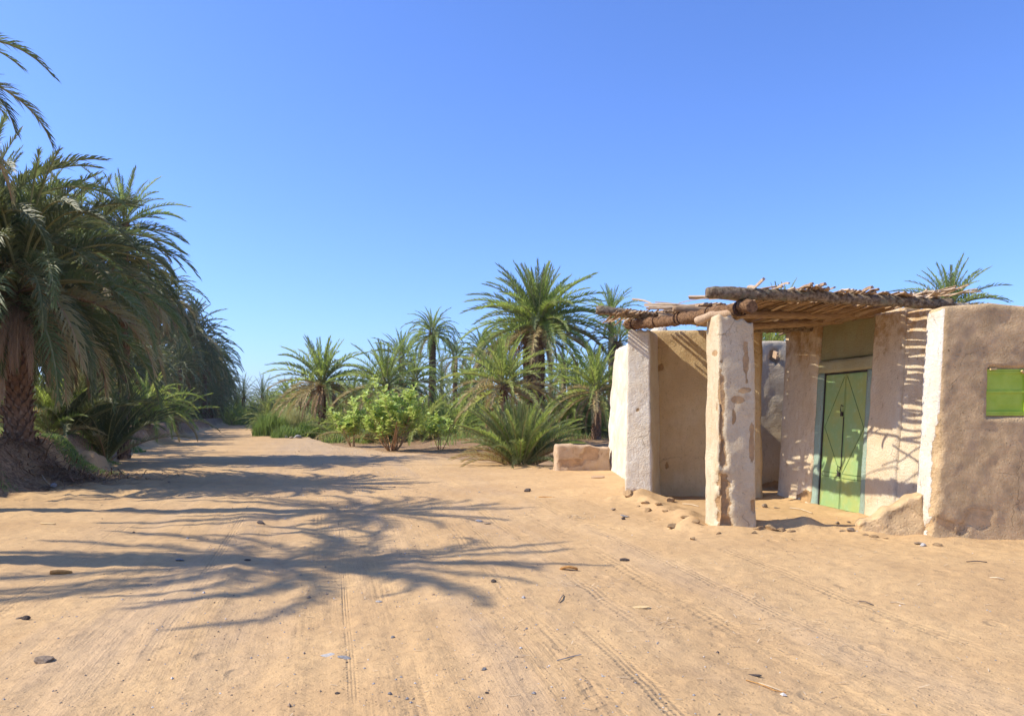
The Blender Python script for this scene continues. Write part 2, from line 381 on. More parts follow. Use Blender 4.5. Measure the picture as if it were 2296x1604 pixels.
# ------------------------------------------------------------------ ground sheet
def build_ground():
    ys = [1.2]
    while ys[-1] < 62: ys.append(ys[-1] + .0068 * ys[-1] + .004)
    st = ys[-1] - ys[-2]
    while ys[-1] < 3000: st *= 1.09; ys.append(ys[-1] + st)
    back = [1.2 - .12 * 1.25 ** k for k in range(0, 26)]
    ys = np.array(sorted([b for b in back if b > -45] + ys))
    dense = np.linspace(-.86, .86, 620)
    out = [.86]; st = .004
    while out[-1] < 30: st *= 1.22; out.append(out[-1] + st)
    out = np.array(out[1:])
    ss = np.concatenate([-out[::-1], dense, out])
    w = np.where(ys > 1.2, ys, 1.2 + (1.2 - ys) * .6)
    Xg = w[:, None] * ss[None, :]; Yg = np.repeat(ys[:, None], len(ss), 1)
    Zg = terrain(Xg, Yg)
    far = np.maximum(sm(Yg, 200, 400), sm(np.abs(Xg), 150, 300)); Zg = Zg * (1 - far) + .3 * far
    nr, nc = Xg.shape
    V = np.stack([Xg, Yg, Zg], -1).reshape(-1, 3)
    i = np.arange(nr - 1)[:, None] * nc + np.arange(nc - 1)[None, :]
    F = np.stack([i, i + 1, i + nc + 1, i + nc], -1).reshape(-1, 4)
    me = bpy.data.meshes.new('ground')
    me.vertices.add(len(V)); me.vertices.foreach_set('co', V.ravel())
    me.loops.add(F.size); me.loops.foreach_set('vertex_index', F.ravel().astype(np.int32))
    me.polygons.add(len(F)); me.polygons.foreach_set('loop_start', np.arange(0, F.size, 4, dtype=np.int32))
    me.update(calc_edges=True)
    me.polygons.foreach_set('use_smooth', np.ones(len(F), bool))
    x, y = V[:, 0], V[:, 1]
    foot = np.interp(y, FOOT_Y, FOOT_X); d = foot - x
    edge = np.interp(x, [-60, -30, -14, -7.7, -3, 1.2, 6], [112, 90, 53, 35.5, 27.5, 22.8, 21.8])
    e = y - edge
    right = sm(-d, 3.5, 6)
    soil = np.clip(.85 * sm(d, .0, 1.0) + right * (.60 * sm(e, -.6, 1.2) + .4 * sm(e, 6, 12)), 0, 1)
    # dark soil that also paints in the mound's shaded side; scrapes of bank litter
    soil = np.maximum(soil, .8 * np.exp(-((x + 10.6) / 2.0) ** 4 - ((y - 14.8) / 1.8) ** 4) * (d > -.2)); soil = np.maximum(soil, .75 * np.exp(-((x + 9.9) / 1.1) ** 2 - ((y - 17.2) / 1.3) ** 2))
    grassy = .75 * np.exp(-(((x + 10.9) / 1.7) ** 2) - ((y - 19.3) / 1.0) ** 2) + .45 * np.exp(-((x + 9.6) / .8) ** 2 - ((y - 14.6) / 1.0) ** 2) * (d > -.4)
    grassy = np.maximum(grassy, right * .55 * sm(e, 12, 18))
    u = x + .24 * y + 0.00035 * y * y
    grav = np.exp(-((u - .2) / 2.0) ** 2) * sm(y, 18, 34)
    for nm, a in (('soil', soil), ('grassy', grassy), ('gravel', grav)):
        at = me.attributes.new(nm, 'FLOAT', 'POINT'); at.data.foreach_set('value', a.astype(np.float32))
    me.materials.append(M_GROUND)
    tag(inst('ground', me), kind='structure')
build_ground()

# ------------------------------------------------------------------ mud walls
def mud_block(name, a, b, thick, z0, za, zb, mat, parent=None, batter=.0, side=1, r=.05, res=.045, amp=.02, wash=1.0, spalls=(), recess=None, back_batter=.0, seed=0, endbat=0., origin=None, washfn=None, topdip=0):
    """wall whose outward face runs a -> b; outward = side * (left normal turned)"""
    a = Vector((a[0], a[1])); b = Vector((b[0], b[1])); L = (b - a).length; t = (b - a) / L
    n = Vector((t.y, -t.x)) * side
    H = max(za, zb) - z0
    dims = np.array([L, thick, H]); r = min(r, thick * .45)
    ns = [max(2, int(round(q / res))) for q in dims]
    vs = {}; V = []; F = []
    def key(i, j, k):
        q = (i, j, k)
        if q not in vs: vs[q] = len(V); V.append(q)
        return vs[q]
    def face(ax, val, flip):
        o = [q for q in (0, 1, 2) if q != ax]
        for i in range(ns[o[0]]):
            for j in range(ns[o[1]]):
                q = []
                for di, dj in ((0, 0), (1, 0), (1, 1), (0, 1)):
                    c = [0, 0, 0]; c[ax] = val; c[o[0]] = i + di; c[o[1]] = j + dj; q.append(key(*c))
                F.append(tuple(q[::-1] if flip else q))
    face(0, 0, True); face(0, ns[0], False); face(1, 0, False); face(1, ns[1], True); face(2, ns[2], False)
    if z0 > .4: face(2, 0, True)
    Vn = np.array(V, float) / np.array(ns) * dims
    # concentrate a little: rounded box
    rr = np.array([r, r, r]); lo = rr.copy(); hi = dims - rr
    if z0 <= .4: lo[2] = 0
    q = np.clip(Vn, lo, hi); dv = Vn - q; ln = np.linalg.norm(dv, axis=1)
    onedge = ln > 1e-6
    nv = np.zeros_like(Vn); nv[onedge] = dv[onedge] / ln[onedge][:, None]
    P = q + nv * r
    u, v, w = P[:, 0], P[:, 1], P[:, 2]
    fu = u / L; hf = w / H
    top = za * (1 - fu) + zb * fu - topdip * np.abs(np.sin(fu * 9 + seed)) * hf
    z = z0 + hf * (top - z0)
    v2 = v + batter * hf * (1 - v / thick) - back_batter * hf * (v / thick)     # v = depth behind the face
    u2 = u + endbat * hf * (1 - fu) - endbat * hf * fu
    X = a.x + t.x * u2 - n.x * v2; Y = a.y + t.y * u2 - n.y * v2
    # world-space normal of the rounded box
    nx = t.x * nv[:, 0] - n.x * nv[:, 1]; ny = t.y * nv[:, 0] - n.y * nv[:, 1]; nz = nv[:, 2]
    dsp = amp * fbm(X * 1.6, Y * 1.6, z * 1.6, 3, seed + 3) + amp * .38 * fbm(X * 7, Y * 7, z * 7, 3, seed + 9)
    sp = np.zeros(len(Vn))
    for (su, sz, ru, rz_, dep) in spalls:      # along the unrolled face: u<0 lies on the a-end face
        uu = np.where(v > r * 1.05, np.where(u < L / 2, -v, L + v), u)
        dd = np.sqrt(((uu - su) / ru) ** 2 + ((z - sz) / rz_) ** 2) + .45 * fbm(X * 6, Y * 6, z * 6, 3, seed=seed)
        k = 1 - sm(dd, .55, 1.15); sp = np.maximum(sp, k); dsp = dsp - dep * k
    X += nx * dsp; Y += ny * dsp; z = z + nz * dsp * .8
    if recess:
        (u0, u1, w0, w1, dep) = recess
        k = (sm(u, u0 - .03, u0) * (1 - sm(u, u1, u1 + .03)) * sm(z, w0 - .03, w0) * (1 - sm(z, w1, w1 + .03))) * (v < thick * .5)
        X -= n.x * dep * k; Y -= n.y * dep * k
    flare = .05 * np.exp(-(z - z0) / .12) * (z0 <= .4)
    X += nx * flare; Y += ny * flare
    ox, oy = origin if origin else (0, 0)
    me = bpy.data.meshes.new(name)
    me.from_pydata(np.stack([X - ox, Y - oy, z], 1).tolist(), [], F if side == 1 else [f[::-1] for f in F])
    me.polygons.foreach_set('use_smooth', [True] * len(F)); me.update()
    if callable(washfn): wv = washfn(nx, ny, nz, X, Y, z)
    else: wv = np.full(len(Vn), float(wash))
    at = me.attributes.new('wash', 'FLOAT', 'POINT'); at.data.foreach_set('value', wv.astype(np.float32))
    at = me.attributes.new('spall', 'FLOAT', 'POINT'); at.data.foreach_set('value', sp.astype(np.float32))
    me.materials.append(mat)
    return inst(name, me, parent, loc=(-0, 0, 0))

house = empty('mud_house', (4.9, 9.3, 0), 0, 'mud brick house with a pillared porch under a stick roof, green door and shutter', 'house')
house.location = (0, 0, 0)

# front corner block with the window: outward normal faces the camera, turned a touch to the sun
fa = (4.88, 9.30); fb = (9.6, 9.0)
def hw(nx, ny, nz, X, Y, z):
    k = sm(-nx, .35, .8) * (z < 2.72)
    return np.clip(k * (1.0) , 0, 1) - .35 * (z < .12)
mud_block('front_wall', fa, fb, .48, -.1, 2.80, 2.72, M_HOUSE, house, batter=.05, side=1, r=.065, res=.032, amp=.011, washfn=hw, seed=2, endbat=.17,
          spalls=((-.02, .75, .10, .5, .035), (.10, .12, .25, .14, .04), (.03, 1.25, .06, .3, .015), (.55, .3, .18, .12, .012), (1.1, .45, .12, .1, .012), (2.4, .1, .5, .12, .02)),
          recess=(.60, 1.62, 1.46, 2.02, .055), topdip=.05)
# rear, right and roof of the room, so that the house is a solid thing
rb = (9.45, 14.0)
mud_block('rear_wall', (9.9, 14.4), (4.95, 14.4), .4, -.1, 2.7, 2.8, M_GREY, house, seed=12, res=.09, wash=.8)
mud_block('right_wall', (9.75, 9.3), (9.75, 14.1), .4, -.1, 2.7, 2.7, M_GREY, house, side=1, seed=13, res=.09, wash=.8)
rf = MB(); rf.add([(5.5, 9.6, 2.60), (9.5, 9.1, 2.55), (9.5, 14.2, 2.6), (5.1, 13.9, 2.66), (5.5, 9.6, 2.5), (9.5, 9.1, 2.45), (9.5, 14.2, 2.5), (5.1, 13.9, 2.56)],
                  [(0, 1, 2, 3), (7, 6, 5, 4), (0, 4, 5, 1), (1, 5, 6, 2), (2, 6, 7, 3), (3, 7, 4, 0)])
rf.build('flat_roof', M_CLOD, house)

# door wall: face runs along this line, facing the road
D0 = Vector((5.05, 11.0)); DT = Vector((-.4, 3.0)).normalized()
def dw(Y): s = (Y - 11.0) / DT.y; return (D0.x + DT.x * s, Y)
DN = Vector((-DT.y, DT.x))                # outward (to -x)
def off(p, d): return (p[0] + DN.x * d, p[1] + DN.y * d)
BT = .17
def dwall(name, y0, y1, z0, z1, mat, o=0., t=.42, z1b=None, bz=None, **k):
    # a = far end so that outward (side=1 -> (t.y,-t.x)) is to -x
    a, b = off(dw(y1), o), off(dw(y0), o)
    bat = BT * (z1 - z0) / 2.9
    sh = BT * max(z0, 0) / 2.9
    a = off(a, -sh); b = off(b, -sh)
    return mud_block(name, b, a, t, z0, z1b or z1, z1, mat, house, batter=bat, side=-1, **k)
def side_wash_shade(nx, ny, nz, X, Y, z): return 1.0 - .50 * sm(z, 1.3, 2.7)  # wash fades upward: mud stain, plus the brown upper shade painted in
dwall('side_wall', 12.86, 14.02, -.1, 3.0, M_SIDE, washfn=side_wash_shade, seed=21, r=.05, amp=.014, spalls=((.05, .1, .4, .12, .01),))
dwall('side_wall', 10.66, 11.36, -.1, 2.92, M_SIDE, washfn=side_wash_shade, seed=22, r=.03, amp=.012)
dwall('side_wall', 9.72, 10.72, -.1, 2.86, M_SIDE, o=-.035, washfn=side_wash_shade, seed=23, r=.03, amp=.014)
dwall('over_door_panel', 11.34, 12.88, 2.33, 2.97, M_PANEL, o=-.06, t=.3, seed=24, r=.03, amp=.01, wash=.8)
dwall('door_lintel', 11.355, 12.865, 2.13, 2.325, M_CREAM, o=-.02, t=.34, seed=25, r=.02, amp=.008)
dwall('door_jamb', 12.69, 12.865, -.1, 2.135, M_BLUE, o=-.015, t=.36, seed=26, r=.02, amp=.008)
dwall('door_jamb', 11.355, 11.49, -.1, 2.135, M_BLUE, o=-.012, t=.36, seed=27, r=.02, amp=.008)
# stub of a broken wall leaning on the corner
def sw(nx, ny, nz, X, Y, z): return np.full(len(X), -.3)
mud_block('stub_wall', (4.22, 9.62), (4.93, 9.46), .34, -.1, .17, .60, M_HOUSE, house, batter=.05, side=1, r=.07, res=.035, amp=.035, washfn=sw, seed=31, topdip=.04,
          spalls=((.1, .1, .2, .12, .03), (.45, .2, .18, .14, .02)))

# porch pillars
mud_block('pillar', (2.555, 9.88), (3.03, 9.885), .62, -.1, 2.76, 2.66, M_PILLAR, house, batter=.015, side=1, r=.032, res=.024, amp=.011, seed=41, endbat=.015, topdip=.05,
          spalls=((.02, .42, .16, .34, .055), (.05, .95, .085, .16, .045), (.015, 1.30, .06, .32, .03), (.03, 1.75, .07, .3, .025), (.36, 2.12, .045, .30, .002), (.34, 1.78, .09, .05, .002), (.24, 1.66, .10, .05, .002), (.20, 1.45, .03, .12, .003), (.43, 1.1, .03, .25, .002), (-.12, 1.58, .045, .08, .015), (.05, .08, .12, .12, .03), (.46, .35, .05, .1, .03), (-.2, 2.25, .14, .03, .004)))
mud_block('pillar', (1.93, 13.66), (2.38, 13.50), .9, -.1, 2.96, 2.92, M_WHITE, house, batter=.03, side=1, r=.032, res=.03, amp=.012, seed=42, endbat=.05, topdip=.03,
          spalls=((.25, .05, .3, .12, .03), (.22, 1.55, .05, .03, .01)))
# porch back wall, warm plaster
mud_block('porch_rear_wall', (2.25, 14.42), (4.35, 13.86), .35, -.1, 3.0, 2.95, M_OCHRE, house, batter=.04, side=1, r=.04, res=.045, amp=.014, seed=43,
          spalls=((.42, 2.32, .07, .05, .03), (.36, 1.5, .05, .03, .015), (.55, .55, .04, .07, .008)))
# wall seen between pillar and door wall, and the yard wall going back
mud_block('yard_wall', (3.9, 15.55), (8.4, 15.3), .4, -.1, 2.90, 2.93, M_GREY, house, side=1, r=.07, res=.05, amp=.02, seed=44, batter=.05, spalls=((1.2, 2.62, .10, .15, .10), (1.25, .05, .8, .12, .02)))
mud_block('yard_side_wall', (2.62, 22.3), (2.50, 15.0), .45, -.1, 3.24, 3.15, M_WHITE, house, side=1, r=.12, res=.07, amp=.03, seed=45, batter=.22, endbat=.1)
st = MB(); st.box((-.02, -.16, -.05), (.03, .02, .11)); st.box((-.008, -.19, .02), (.018, -.1, .06))
st.build('peg', M_WOOD, house, loc=(5.10, 15.52, 2.62), rot=(.35, 0, .2), sc=.8)
# free low mud wall
lw = empty('low_mud_wall', (0, 0, 0), 0, 'low broken ochre mud wall beside the palm bush, left of the house', 'wall')
mud_block('wall_body', (1.16, 20.75), (2.60, 20.95), .5, -.1, .72, .62, M_LOWWALL, lw, side=1, r=.09, res=.04, amp=.035, seed=51, topdip=.03, wash=.6,
          spalls=((.9, .45, .3, .2, .03), (.3, .2, .4, .12, .03)))

# door -------------------------------------------------------------
def mat_door():
    m = N('door_paint', .42, .4); p = m.pos()
    big = m.noise(p, 2.2, 4, .6); mid = m.noise(p, 9, 5, .7)
    col = m.mix(m.ramp(big, .38, .62), (.27, .42, .17), (.36, .42, .13))
    col = m.mix(m.math('MULTIPLY', m.ramp(mid, .5, .75), .5), col, (.42, .56, .35))
    col = m.mix(m.ramp(m.noise(m.mapv(p, (1, 1, .35)), 12, 5, .75), .69, .76), col, (.10, .06, .03))
    return m.done(col, m.bump(mid, .006, 1))
M_DOOR = mat_door()
M_RIB = mat_simple('dark_crease', (.10, .17, .06), (.19, .27, .09), 20, .6, .001)
ang = math.atan2(DT.y, DT.x)
def door_frame_matrix():
    b = Vector((*off(dw(11.49), -.07), 0.02)); t = Vector((DT.x, DT.y, 0)); tilt = BT / 2.9
    up = Vector((-DN.x * tilt, -DN.y * tilt, 1)).normalized(); o = t.cross(up)
    return b, t, up
b0, dt_, du_ = door_frame_matrix(); dn_ = Vector((DN.x, DN.y, 0)); dn_ = (dn_ - du_ * dn_.dot(du_)).normalized()
DWd = (12.69 - 11.49) / DT.y; DH = 2.10
def dp(s, h, o=0): return b0 + dt_ * s + du_ * h + dn_ * o
fr = MB()
for (s0, h0, s1, h1) in ((.012, 0, .012, DH), (DWd - .012, 0, DWd - .012, DH), (0, DH, DWd, DH)):
    fr.bar(dp(s0, h0, .0), dp(s1, h1, .0), .03, .05, up=dn_)
door = fr.build('door', M_IRON, house)
cx = DWd * .5
def leaf(s0, s1, inner):
    d = MB(); w = s1 - s0
    M = Matrix((dt_, du_, dn_)).transposed().to_4x4(); M.translation = dp(s0, .015, 0)
    d.box((0, 0, -.012), (w, DH - .035, .006), 0, M)
    out = s0 if inner == s1 else s1
    sgn = 1 if inner == s1 else -1
    mid = DH * .60
    o = .008
    for (aa, bb) in (((inner - sgn * .03, DH - .06), (out + sgn * .03, mid)), ((out + sgn * .03, mid), (inner - sgn * .03, DH * .27)),
                     ((s0 + .02, DH * .265), (s1 - .02, DH * .265)), ((s0 + .02, DH * .235), (s1 - .02, DH * .235))):
        d.bar(dp(*aa, o), dp(*bb, o), .009, .006, up=dn_, mi=1)
    for s in (s0 + .012, s1 - .012): d.bar(dp(s, .03, o), dp(s, DH - .04, o), .014, .007, up=dn_, mi=0)
    for h in (.03, DH - .04): d.bar(dp(s0 + .02, h, o), dp(s1 - .02, h, o), .014, .007, up=dn_, mi=0)
    d.build('door_leaf', [M_DOOR, M_RIB], door)
leaf(.03, cx - .006, cx - .006); leaf(cx + .006, DWd - .03, cx + .006)
for (h, hh) in ((1.52, .12), (.60, .10)):
    k = MB(); k.tube([dp(cx + .02, h + hh * .5, .02), dp(cx + .05, h + hh * .7, .035), dp(cx + .06, h, .04), dp(cx + .02, h - hh * .5, .03)], [.009] * 4, 6)
    k.bar(dp(cx + .03, h - .02, .03), dp(cx + .03, h - .09, .03), .05, .025, up=dn_)
    k.build('padlock', M_IRON, door)
k = MB(); k.bar(dp(cx, .62, .012), dp(cx, 1.42, .012), .022, .012, up=dn_); k.build('bolt', M_IRON, door)

# window shutter ----------------------------------------------------
def mat_shutter():
    m = N('shutter_paint', .45, .4); p = m.pos()
    col = m.mix(m.ramp(m.noise(p, 4, 4, .6), .35, .65), (.34, .48, .035), (.42, .55, .06))
    col = m.mix(m.ramp(m.noise(m.mapv(p, (1, 1, .6)), 9, 5, .75), .66, .74), col, (.33, .22, .06))
    return m.done(col, m.bump(m.noise(p, 8, 4), .012, 1))
M_SHUT = mat_shutter()
ft = Vector((fb[0] - fa[0], fb[1] - fa[1], 0)).normalized(); fn = Vector((ft.y, -ft.x, 0))
w0 = Vector((fa[0], fa[1], 0)) - fn * .055
def wp(u, z, o=0): return w0 + ft * (u - .0) + Vector((0, 0, z)) + fn * (o - .05 * z / 2.9)
win = MB()
for (u0, z0_, u1, z1_) in ((.635, 1.475, .635, 2.0), (1.60, 1.475, 1.60, 2.0), (.625, 1.48, 1.61, 1.48), (.625, 2.0, 1.61, 2.0)):
    win.bar(wp(u0, z0_, .012), wp(u1, z1_, .012), .022, .03, up=fn)
wino = win.build('window', M_SHUT, house)
for (ua, ub) in ((.648, 1.112), (1.118, 1.588)):
    p = MB(); M = Matrix((ft, Vector((0, 0, 1)), fn)).transposed().to_4x4(); M.translation = wp(ua, 1.495, .0)
    p.box((0, 0, -.008), (ub - ua, .49, .004), 0, M)
    for z_ in (1.505, 1.745, 1.975): p.bar(wp(ua, z_, .016), wp(ub, z_, .016), .022, .022, up=fn)
    for u_ in (ua + .01, ub - .01): p.bar(wp(u_, 1.50, .015), wp(u_, 1.98, .015), .022, .020, up=fn)
    p.build('shutter', M_SHUT, wino)
k = MB(); k.bar(wp(.70, 2.01, .05), wp(.77, 2.015, .04), .03, .02); k.build('wood_shim', M_YWOOD, wino); k = MB(); k.bar(wp(1.05, 1.99, .05), wp(1.09, 1.96, .04), .03, .02); k.build('wood_shim', M_YWOOD, wino)

# roof --------------------------------------------------------------
def log(name, pts, r0, r1, mat, seed, parent=house, seg=14, lump=.14, n=60, mid=None):
    P = [Vector(p) for p in pts]; V = []; F = []
    ls = [0]
    for i in range(1, len(P)): ls.append(ls[-1] + (P[i] - P[i - 1]).length)
    T = ls[-1]; Vn = []
    for i in range(n + 1):
        s = T * i / n
        k = max(j for j in range(len(P)) if ls[j] <= s + 1e-9); k = min(k, len(P) - 2)
        f = (s - ls[k]) / (ls[k + 1] - ls[k]); c = P[k].lerp(P[k + 1], f); t = (P[k + 1] - P[k]).normalized()
        u = t.cross(Vector((0, 0, 1))).normalized(); w = u.cross(t)
        e = min(1, min(i, n - i) / 1.5); rr = (r0 + (r1 - r0) * i / n) * (.82 + .18 * e)
        for j in range(seg):
            an = 2 * math.pi * j / seg; V.append(c + (u * math.cos(an) + w * math.sin(an)) * rr); Vn.append((u * math.cos(an) + w * math.sin(an)) * rr)
    A = np.array(V); B = np.array(Vn)
    d = lump * (fbm(A[:, 0] * 7, A[:, 1] * 7, A[:, 2] * 7, 3, seed)) + lump * .6 * np.abs(vnoise(A[:, 0] * 24, A[:, 1] * 24, A[:, 2] * 24, seed=seed))
    A = A + B * d[:, None]
    sag = np.sin(np.linspace(0, math.pi, n + 1)); A[:, 2] -= np.repeat(sag, seg) * .02
    for i in range(n):
        for j in range(seg): F.append((i * seg + j, i * seg + (j + 1) % seg, (i + 1) * seg + (j + 1) % seg, (i + 1) * seg + j))
    F.append(tuple(range(seg))[::-1]); F.append(tuple(n * seg + j for j in range(seg)))
    me = bpy.data.meshes.new(name); me.from_pydata(A.tolist(), [], F); me.materials.append(mat)
    me.polygons.foreach_set('use_smooth', [True] * (len(F) - 2) + [False, False]); me.update()
    return inst(name, me, parent)
log('front_log', [(2.42, 9.92, 3.00), (3.7, 9.90, 2.975), (5.25, 9.84, 2.85), (5.42, 9.80, 2.845)], .074, .064, M_BARK, 3, lump=.17, n=110, seg=18)
log('side_beam', [(2.02, 13.95, 3.04), (2.42, 11.9, 2.90), (2.93, 9.72, 2.80)], .074, .080, M_FIBRE, 5, lump=.3, n=90, seg=16)
log('cross_log', [(1.40, 13.25, 3.215), (2.6, 13.2, 3.09), (4.0, 13.15, 2.90), (5.0, 13.1, 2.90)], .07, .055, M_BARK, 7, lump=.2, n=80)
log('cross_log', [(2.35, 11.62, 3.02), (3.5, 11.6, 2.95), (5.3, 11.5, 2.93)], .055, .06, M_STICK, 8, lump=.12, n=60)
log('cross_log', [(2.3, 12.5, 3.02), (3.6, 12.4, 2.86), (5.15, 12.3, 2.93)], .06, .05, M_STICK, 9, lump=.14, n=60)
log('wedge_branch', [(2.42, 10.45, 2.70), (2.60, 10.28, 2.78), (2.82, 10.1, 2.76)], .055, .045, M_WOOD, 10, lump=.25, n=20, seg=10)
log('roof_pole', [(6.0, 9.25, 2.83), (9.5, 9.0, 2.86)], .018, .018, M_WOOD, 14, lump=.05, n=14, seg=8)
# bindings round the side beam and loose fibres
def beam_at(Y):
    pts = [(2.02, 13.95, 3.04), (2.42, 11.9, 2.90), (2.93, 9.72, 2.80)]
    for p, q in zip(pts, pts[1:]):
        if q[1] <= Y <= p[1]:
            f = (Y - p[1]) / (q[1] - p[1]); return Vector(p).lerp(Vector(q), f)
for (Y, w, tilt) in ((13.55, .05, 0), (12.55, .018, .1), (11.72, .02, -.1), (11.62, .02, .1), (10.75, .018, 0), (9.98, .07, 0)):
    c = beam_at(Y); q = MB(); t = Vector((-.2, 1, 0)).normalized(); u = Vector((1, .2 + tilt, 0)).normalized()
    pts = [c + u * .094 * math.cos(a * math.pi / 8) + Vector((0, 0, 1)) * .094 * math.sin(a * math.pi / 8) for a in range(17)]
    for p0, p1 in zip(pts, pts[1:]): q.bar(p0, p1 + (p1 - p0) * .1, w, .012, up=(p0 + p1) / 2 - c)
    q.build('binding', M_CORD, house)
q = MB()
for i in range(900):
    Y = R.uniform(9.9, 13.9); c = beam_at(Y); a = R.uniform(0, 2 * math.pi)
    o = Vector((math.cos(a), .1, math.sin(a))) * .080; p0 = c + o
    dd = Vector((math.cos(a) * .6 + R.uniform(-.3, .3), R.uniform(-1, 1), math.sin(a) * .4 - .5)).normalized() * R.uniform(.02, .11)
    s = dd.cross(Vector((R.random(), R.random(), R.random()))).normalized() * .0022
    q.add([p0 - s, p0 + s, p0 + dd], [(0, 1, 2)])
tag(q.build('loose_fibre', M_FIBRE, house), kind='stuff')

def roofz(X, Y):
    f = (Y - 9.6) / 3.7
    zf = 3.065 - .055 * (X - 2.4); zb = 3.20 - .09 * (X - 1.5)
    return zf * (1 - f) + zb * f
STK = []
for k in range(10):
    q = MB(); n = 7; w = (.026, .032, .022, .036, .028)[k % 5]
    pts = [(i / (n - 1), .012 * math.sin(i * 1.1 + k), .012 * math.sin(i * .9 + 2 * k)) for i in range(n)]
    b = 0
    for i, p in enumerate(pts):
        ww = w * (1.15 - .35 * i / n); hh = w * .55
        q.v += [(p[0], p[1] - ww / 2, p[2] - hh / 2), (p[0], p[1] + ww / 2, p[2] - hh / 2), (p[0], p[1] + ww * .25, p[2] + hh / 2), (p[0], p[1] - ww * .25, p[2] + hh / 2)]
    for i in range(n - 1):
        for j in range(4): q.f.append((i * 4 + j, i * 4 + (j + 1) % 4, i * 4 + 4 + (j + 1) % 4, i * 4 + 4 + j)); q.m.append(0)
    q.f += [(3, 2, 1, 0), tuple((n - 1) * 4 + j for j in range(4))]; q.m += [0, 0]
    STK.append((q.mesh('roof_stick', M_STICK), q.mesh('roof_stick', M_STICKP)))
nst = 0
def stick(p0, p1, pale=False, name='roof_stick', roll=None, thick=1.0):
    global nst
    p0 = Vector(p0); p1 = Vector(p1); d = p1 - p0
    e = d.to_track_quat('X', 'Z'); e = e @ Quaternion((1, 0, 0), R.uniform(-.5, .5) if roll is None else roll)
    o = inst(name, R.choice(STK)[1 if pale else 0], house, loc=p0, sc=(d.length, thick, thick)); o.rotation_euler = e.to_euler()
    nst += 1
X = 3.12
while X < 5.28:                              # front bay: one thin layer over the front log
    gapz = X < 3.55
    n_ = R.random()
    if not (gapz and n_ < .45):
        y0 = 9.83 - R.uniform(.0, .14) if n_ > .3 else R.uniform(9.8, 10.0); y1 = R.uniform(11.6, 12.3)
        sk = R.uniform(-.10, .06); j = R.uniform(0, .025)
        za = roofz(X, y0) + j; zb_ = roofz(X + sk, y1) + R.uniform(0, .03)
        stick((X, y0, za + R.uniform(0, .03)), (X + sk - .10, y1, zb_), R.random() < .25, thick=1.25)
    X += R.uniform(.030, .062) if X > 3.55 else R.uniform(.06, .11)
for i in range(8):                          # crooked bits in the sparse corner
    x = R.uniform(2.7, 3.6); y = R.uniform(9.6, 10.8)
    stick((x, y, roofz(x, y) + .02), (x + R.uniform(-.7, .3), y + R.uniform(.6, 1.1), roofz(x, y) + .03), R.random() < .3, thick=.7)
for lay in range(3):                         # rear bay: dense double layer
    X = 2.80 + lay * .01
    while X < 5.15:
        y0 = R.uniform(10.60, 10.95) if X > 3.35 else R.uniform(11.6, 12.1); y1 = R.uniform(13.8, 14.3); sk = -.62 * max(0, 1 - (X - 2.8) / 1.6) + (R.uniform(-.15, .05) if lay else R.uniform(-.05, .05))
        stick((X, y0, roofz(X, y0) + .02 + .022 * lay), (X + sk, y1, roofz(X + sk, y1) + .02 + .022 * lay), R.random() < .15, thick=1.6)
        X += R.uniform(.036, .050)
X = 1.58
while X < 2.35:                              # overhang at the rear left corner, under and over the log
    y0 = R.uniform(12.9, 13.1); stick((X + .12, y0, 3.16 + R.uniform(-.04, .03)), (X, R.uniform(13.7, 14.1), 3.10 + R.uniform(-.05, .03)), R.random() < .4)
    X += R.uniform(.03, .05)
for i in range(9):                          # pale ribs and offcuts lying across the left edge
    x = R.uniform(1.95, 2.5); y = R.uniform(12.2, 13.0); L = R.uniform(.5, 1.1)
    z = roofz(x, y) + R.uniform(.0, .07)
    stick((x, y, z + R.uniform(0, .07)), (x + L, y - R.uniform(0, .9), z - .03), R.random() < .5, thick=R.uniform(.8, 1.4))
stick((2.60, 11.7, 3.20), (3.35, 11.2, 3.10), True, thick=2.4); stick((2.1, 12.6, 3.22), (3.0, 12.2, 3.11), True, thick=1.9)
stick((1.95, 12.9, 3.34), (2.4, 12.6, 3.19), True, thick=1.8); stick((2.9, 11.0, 3.18), (3.2, 10.9, 3.08), False, thick=1.8)
for i in range(16):                          # short offcuts poking over the front log
    x = R.uniform(2.95, 5.35)
    stick((x, 10.05, roofz(x, 9.9) + .03), (x + R.uniform(.02, .10), 9.70, roofz(x, 9.9) + R.uniform(.04, .075)), R.random() < .35, thick=1.7)
for i in range(9):
    x = R.uniform(4.85, 5.5); stick((x, 10.1, 2.98), (x + R.uniform(.1, .35), 9.72, 2.99 + R.uniform(.0, .07)), R.random() < .4)

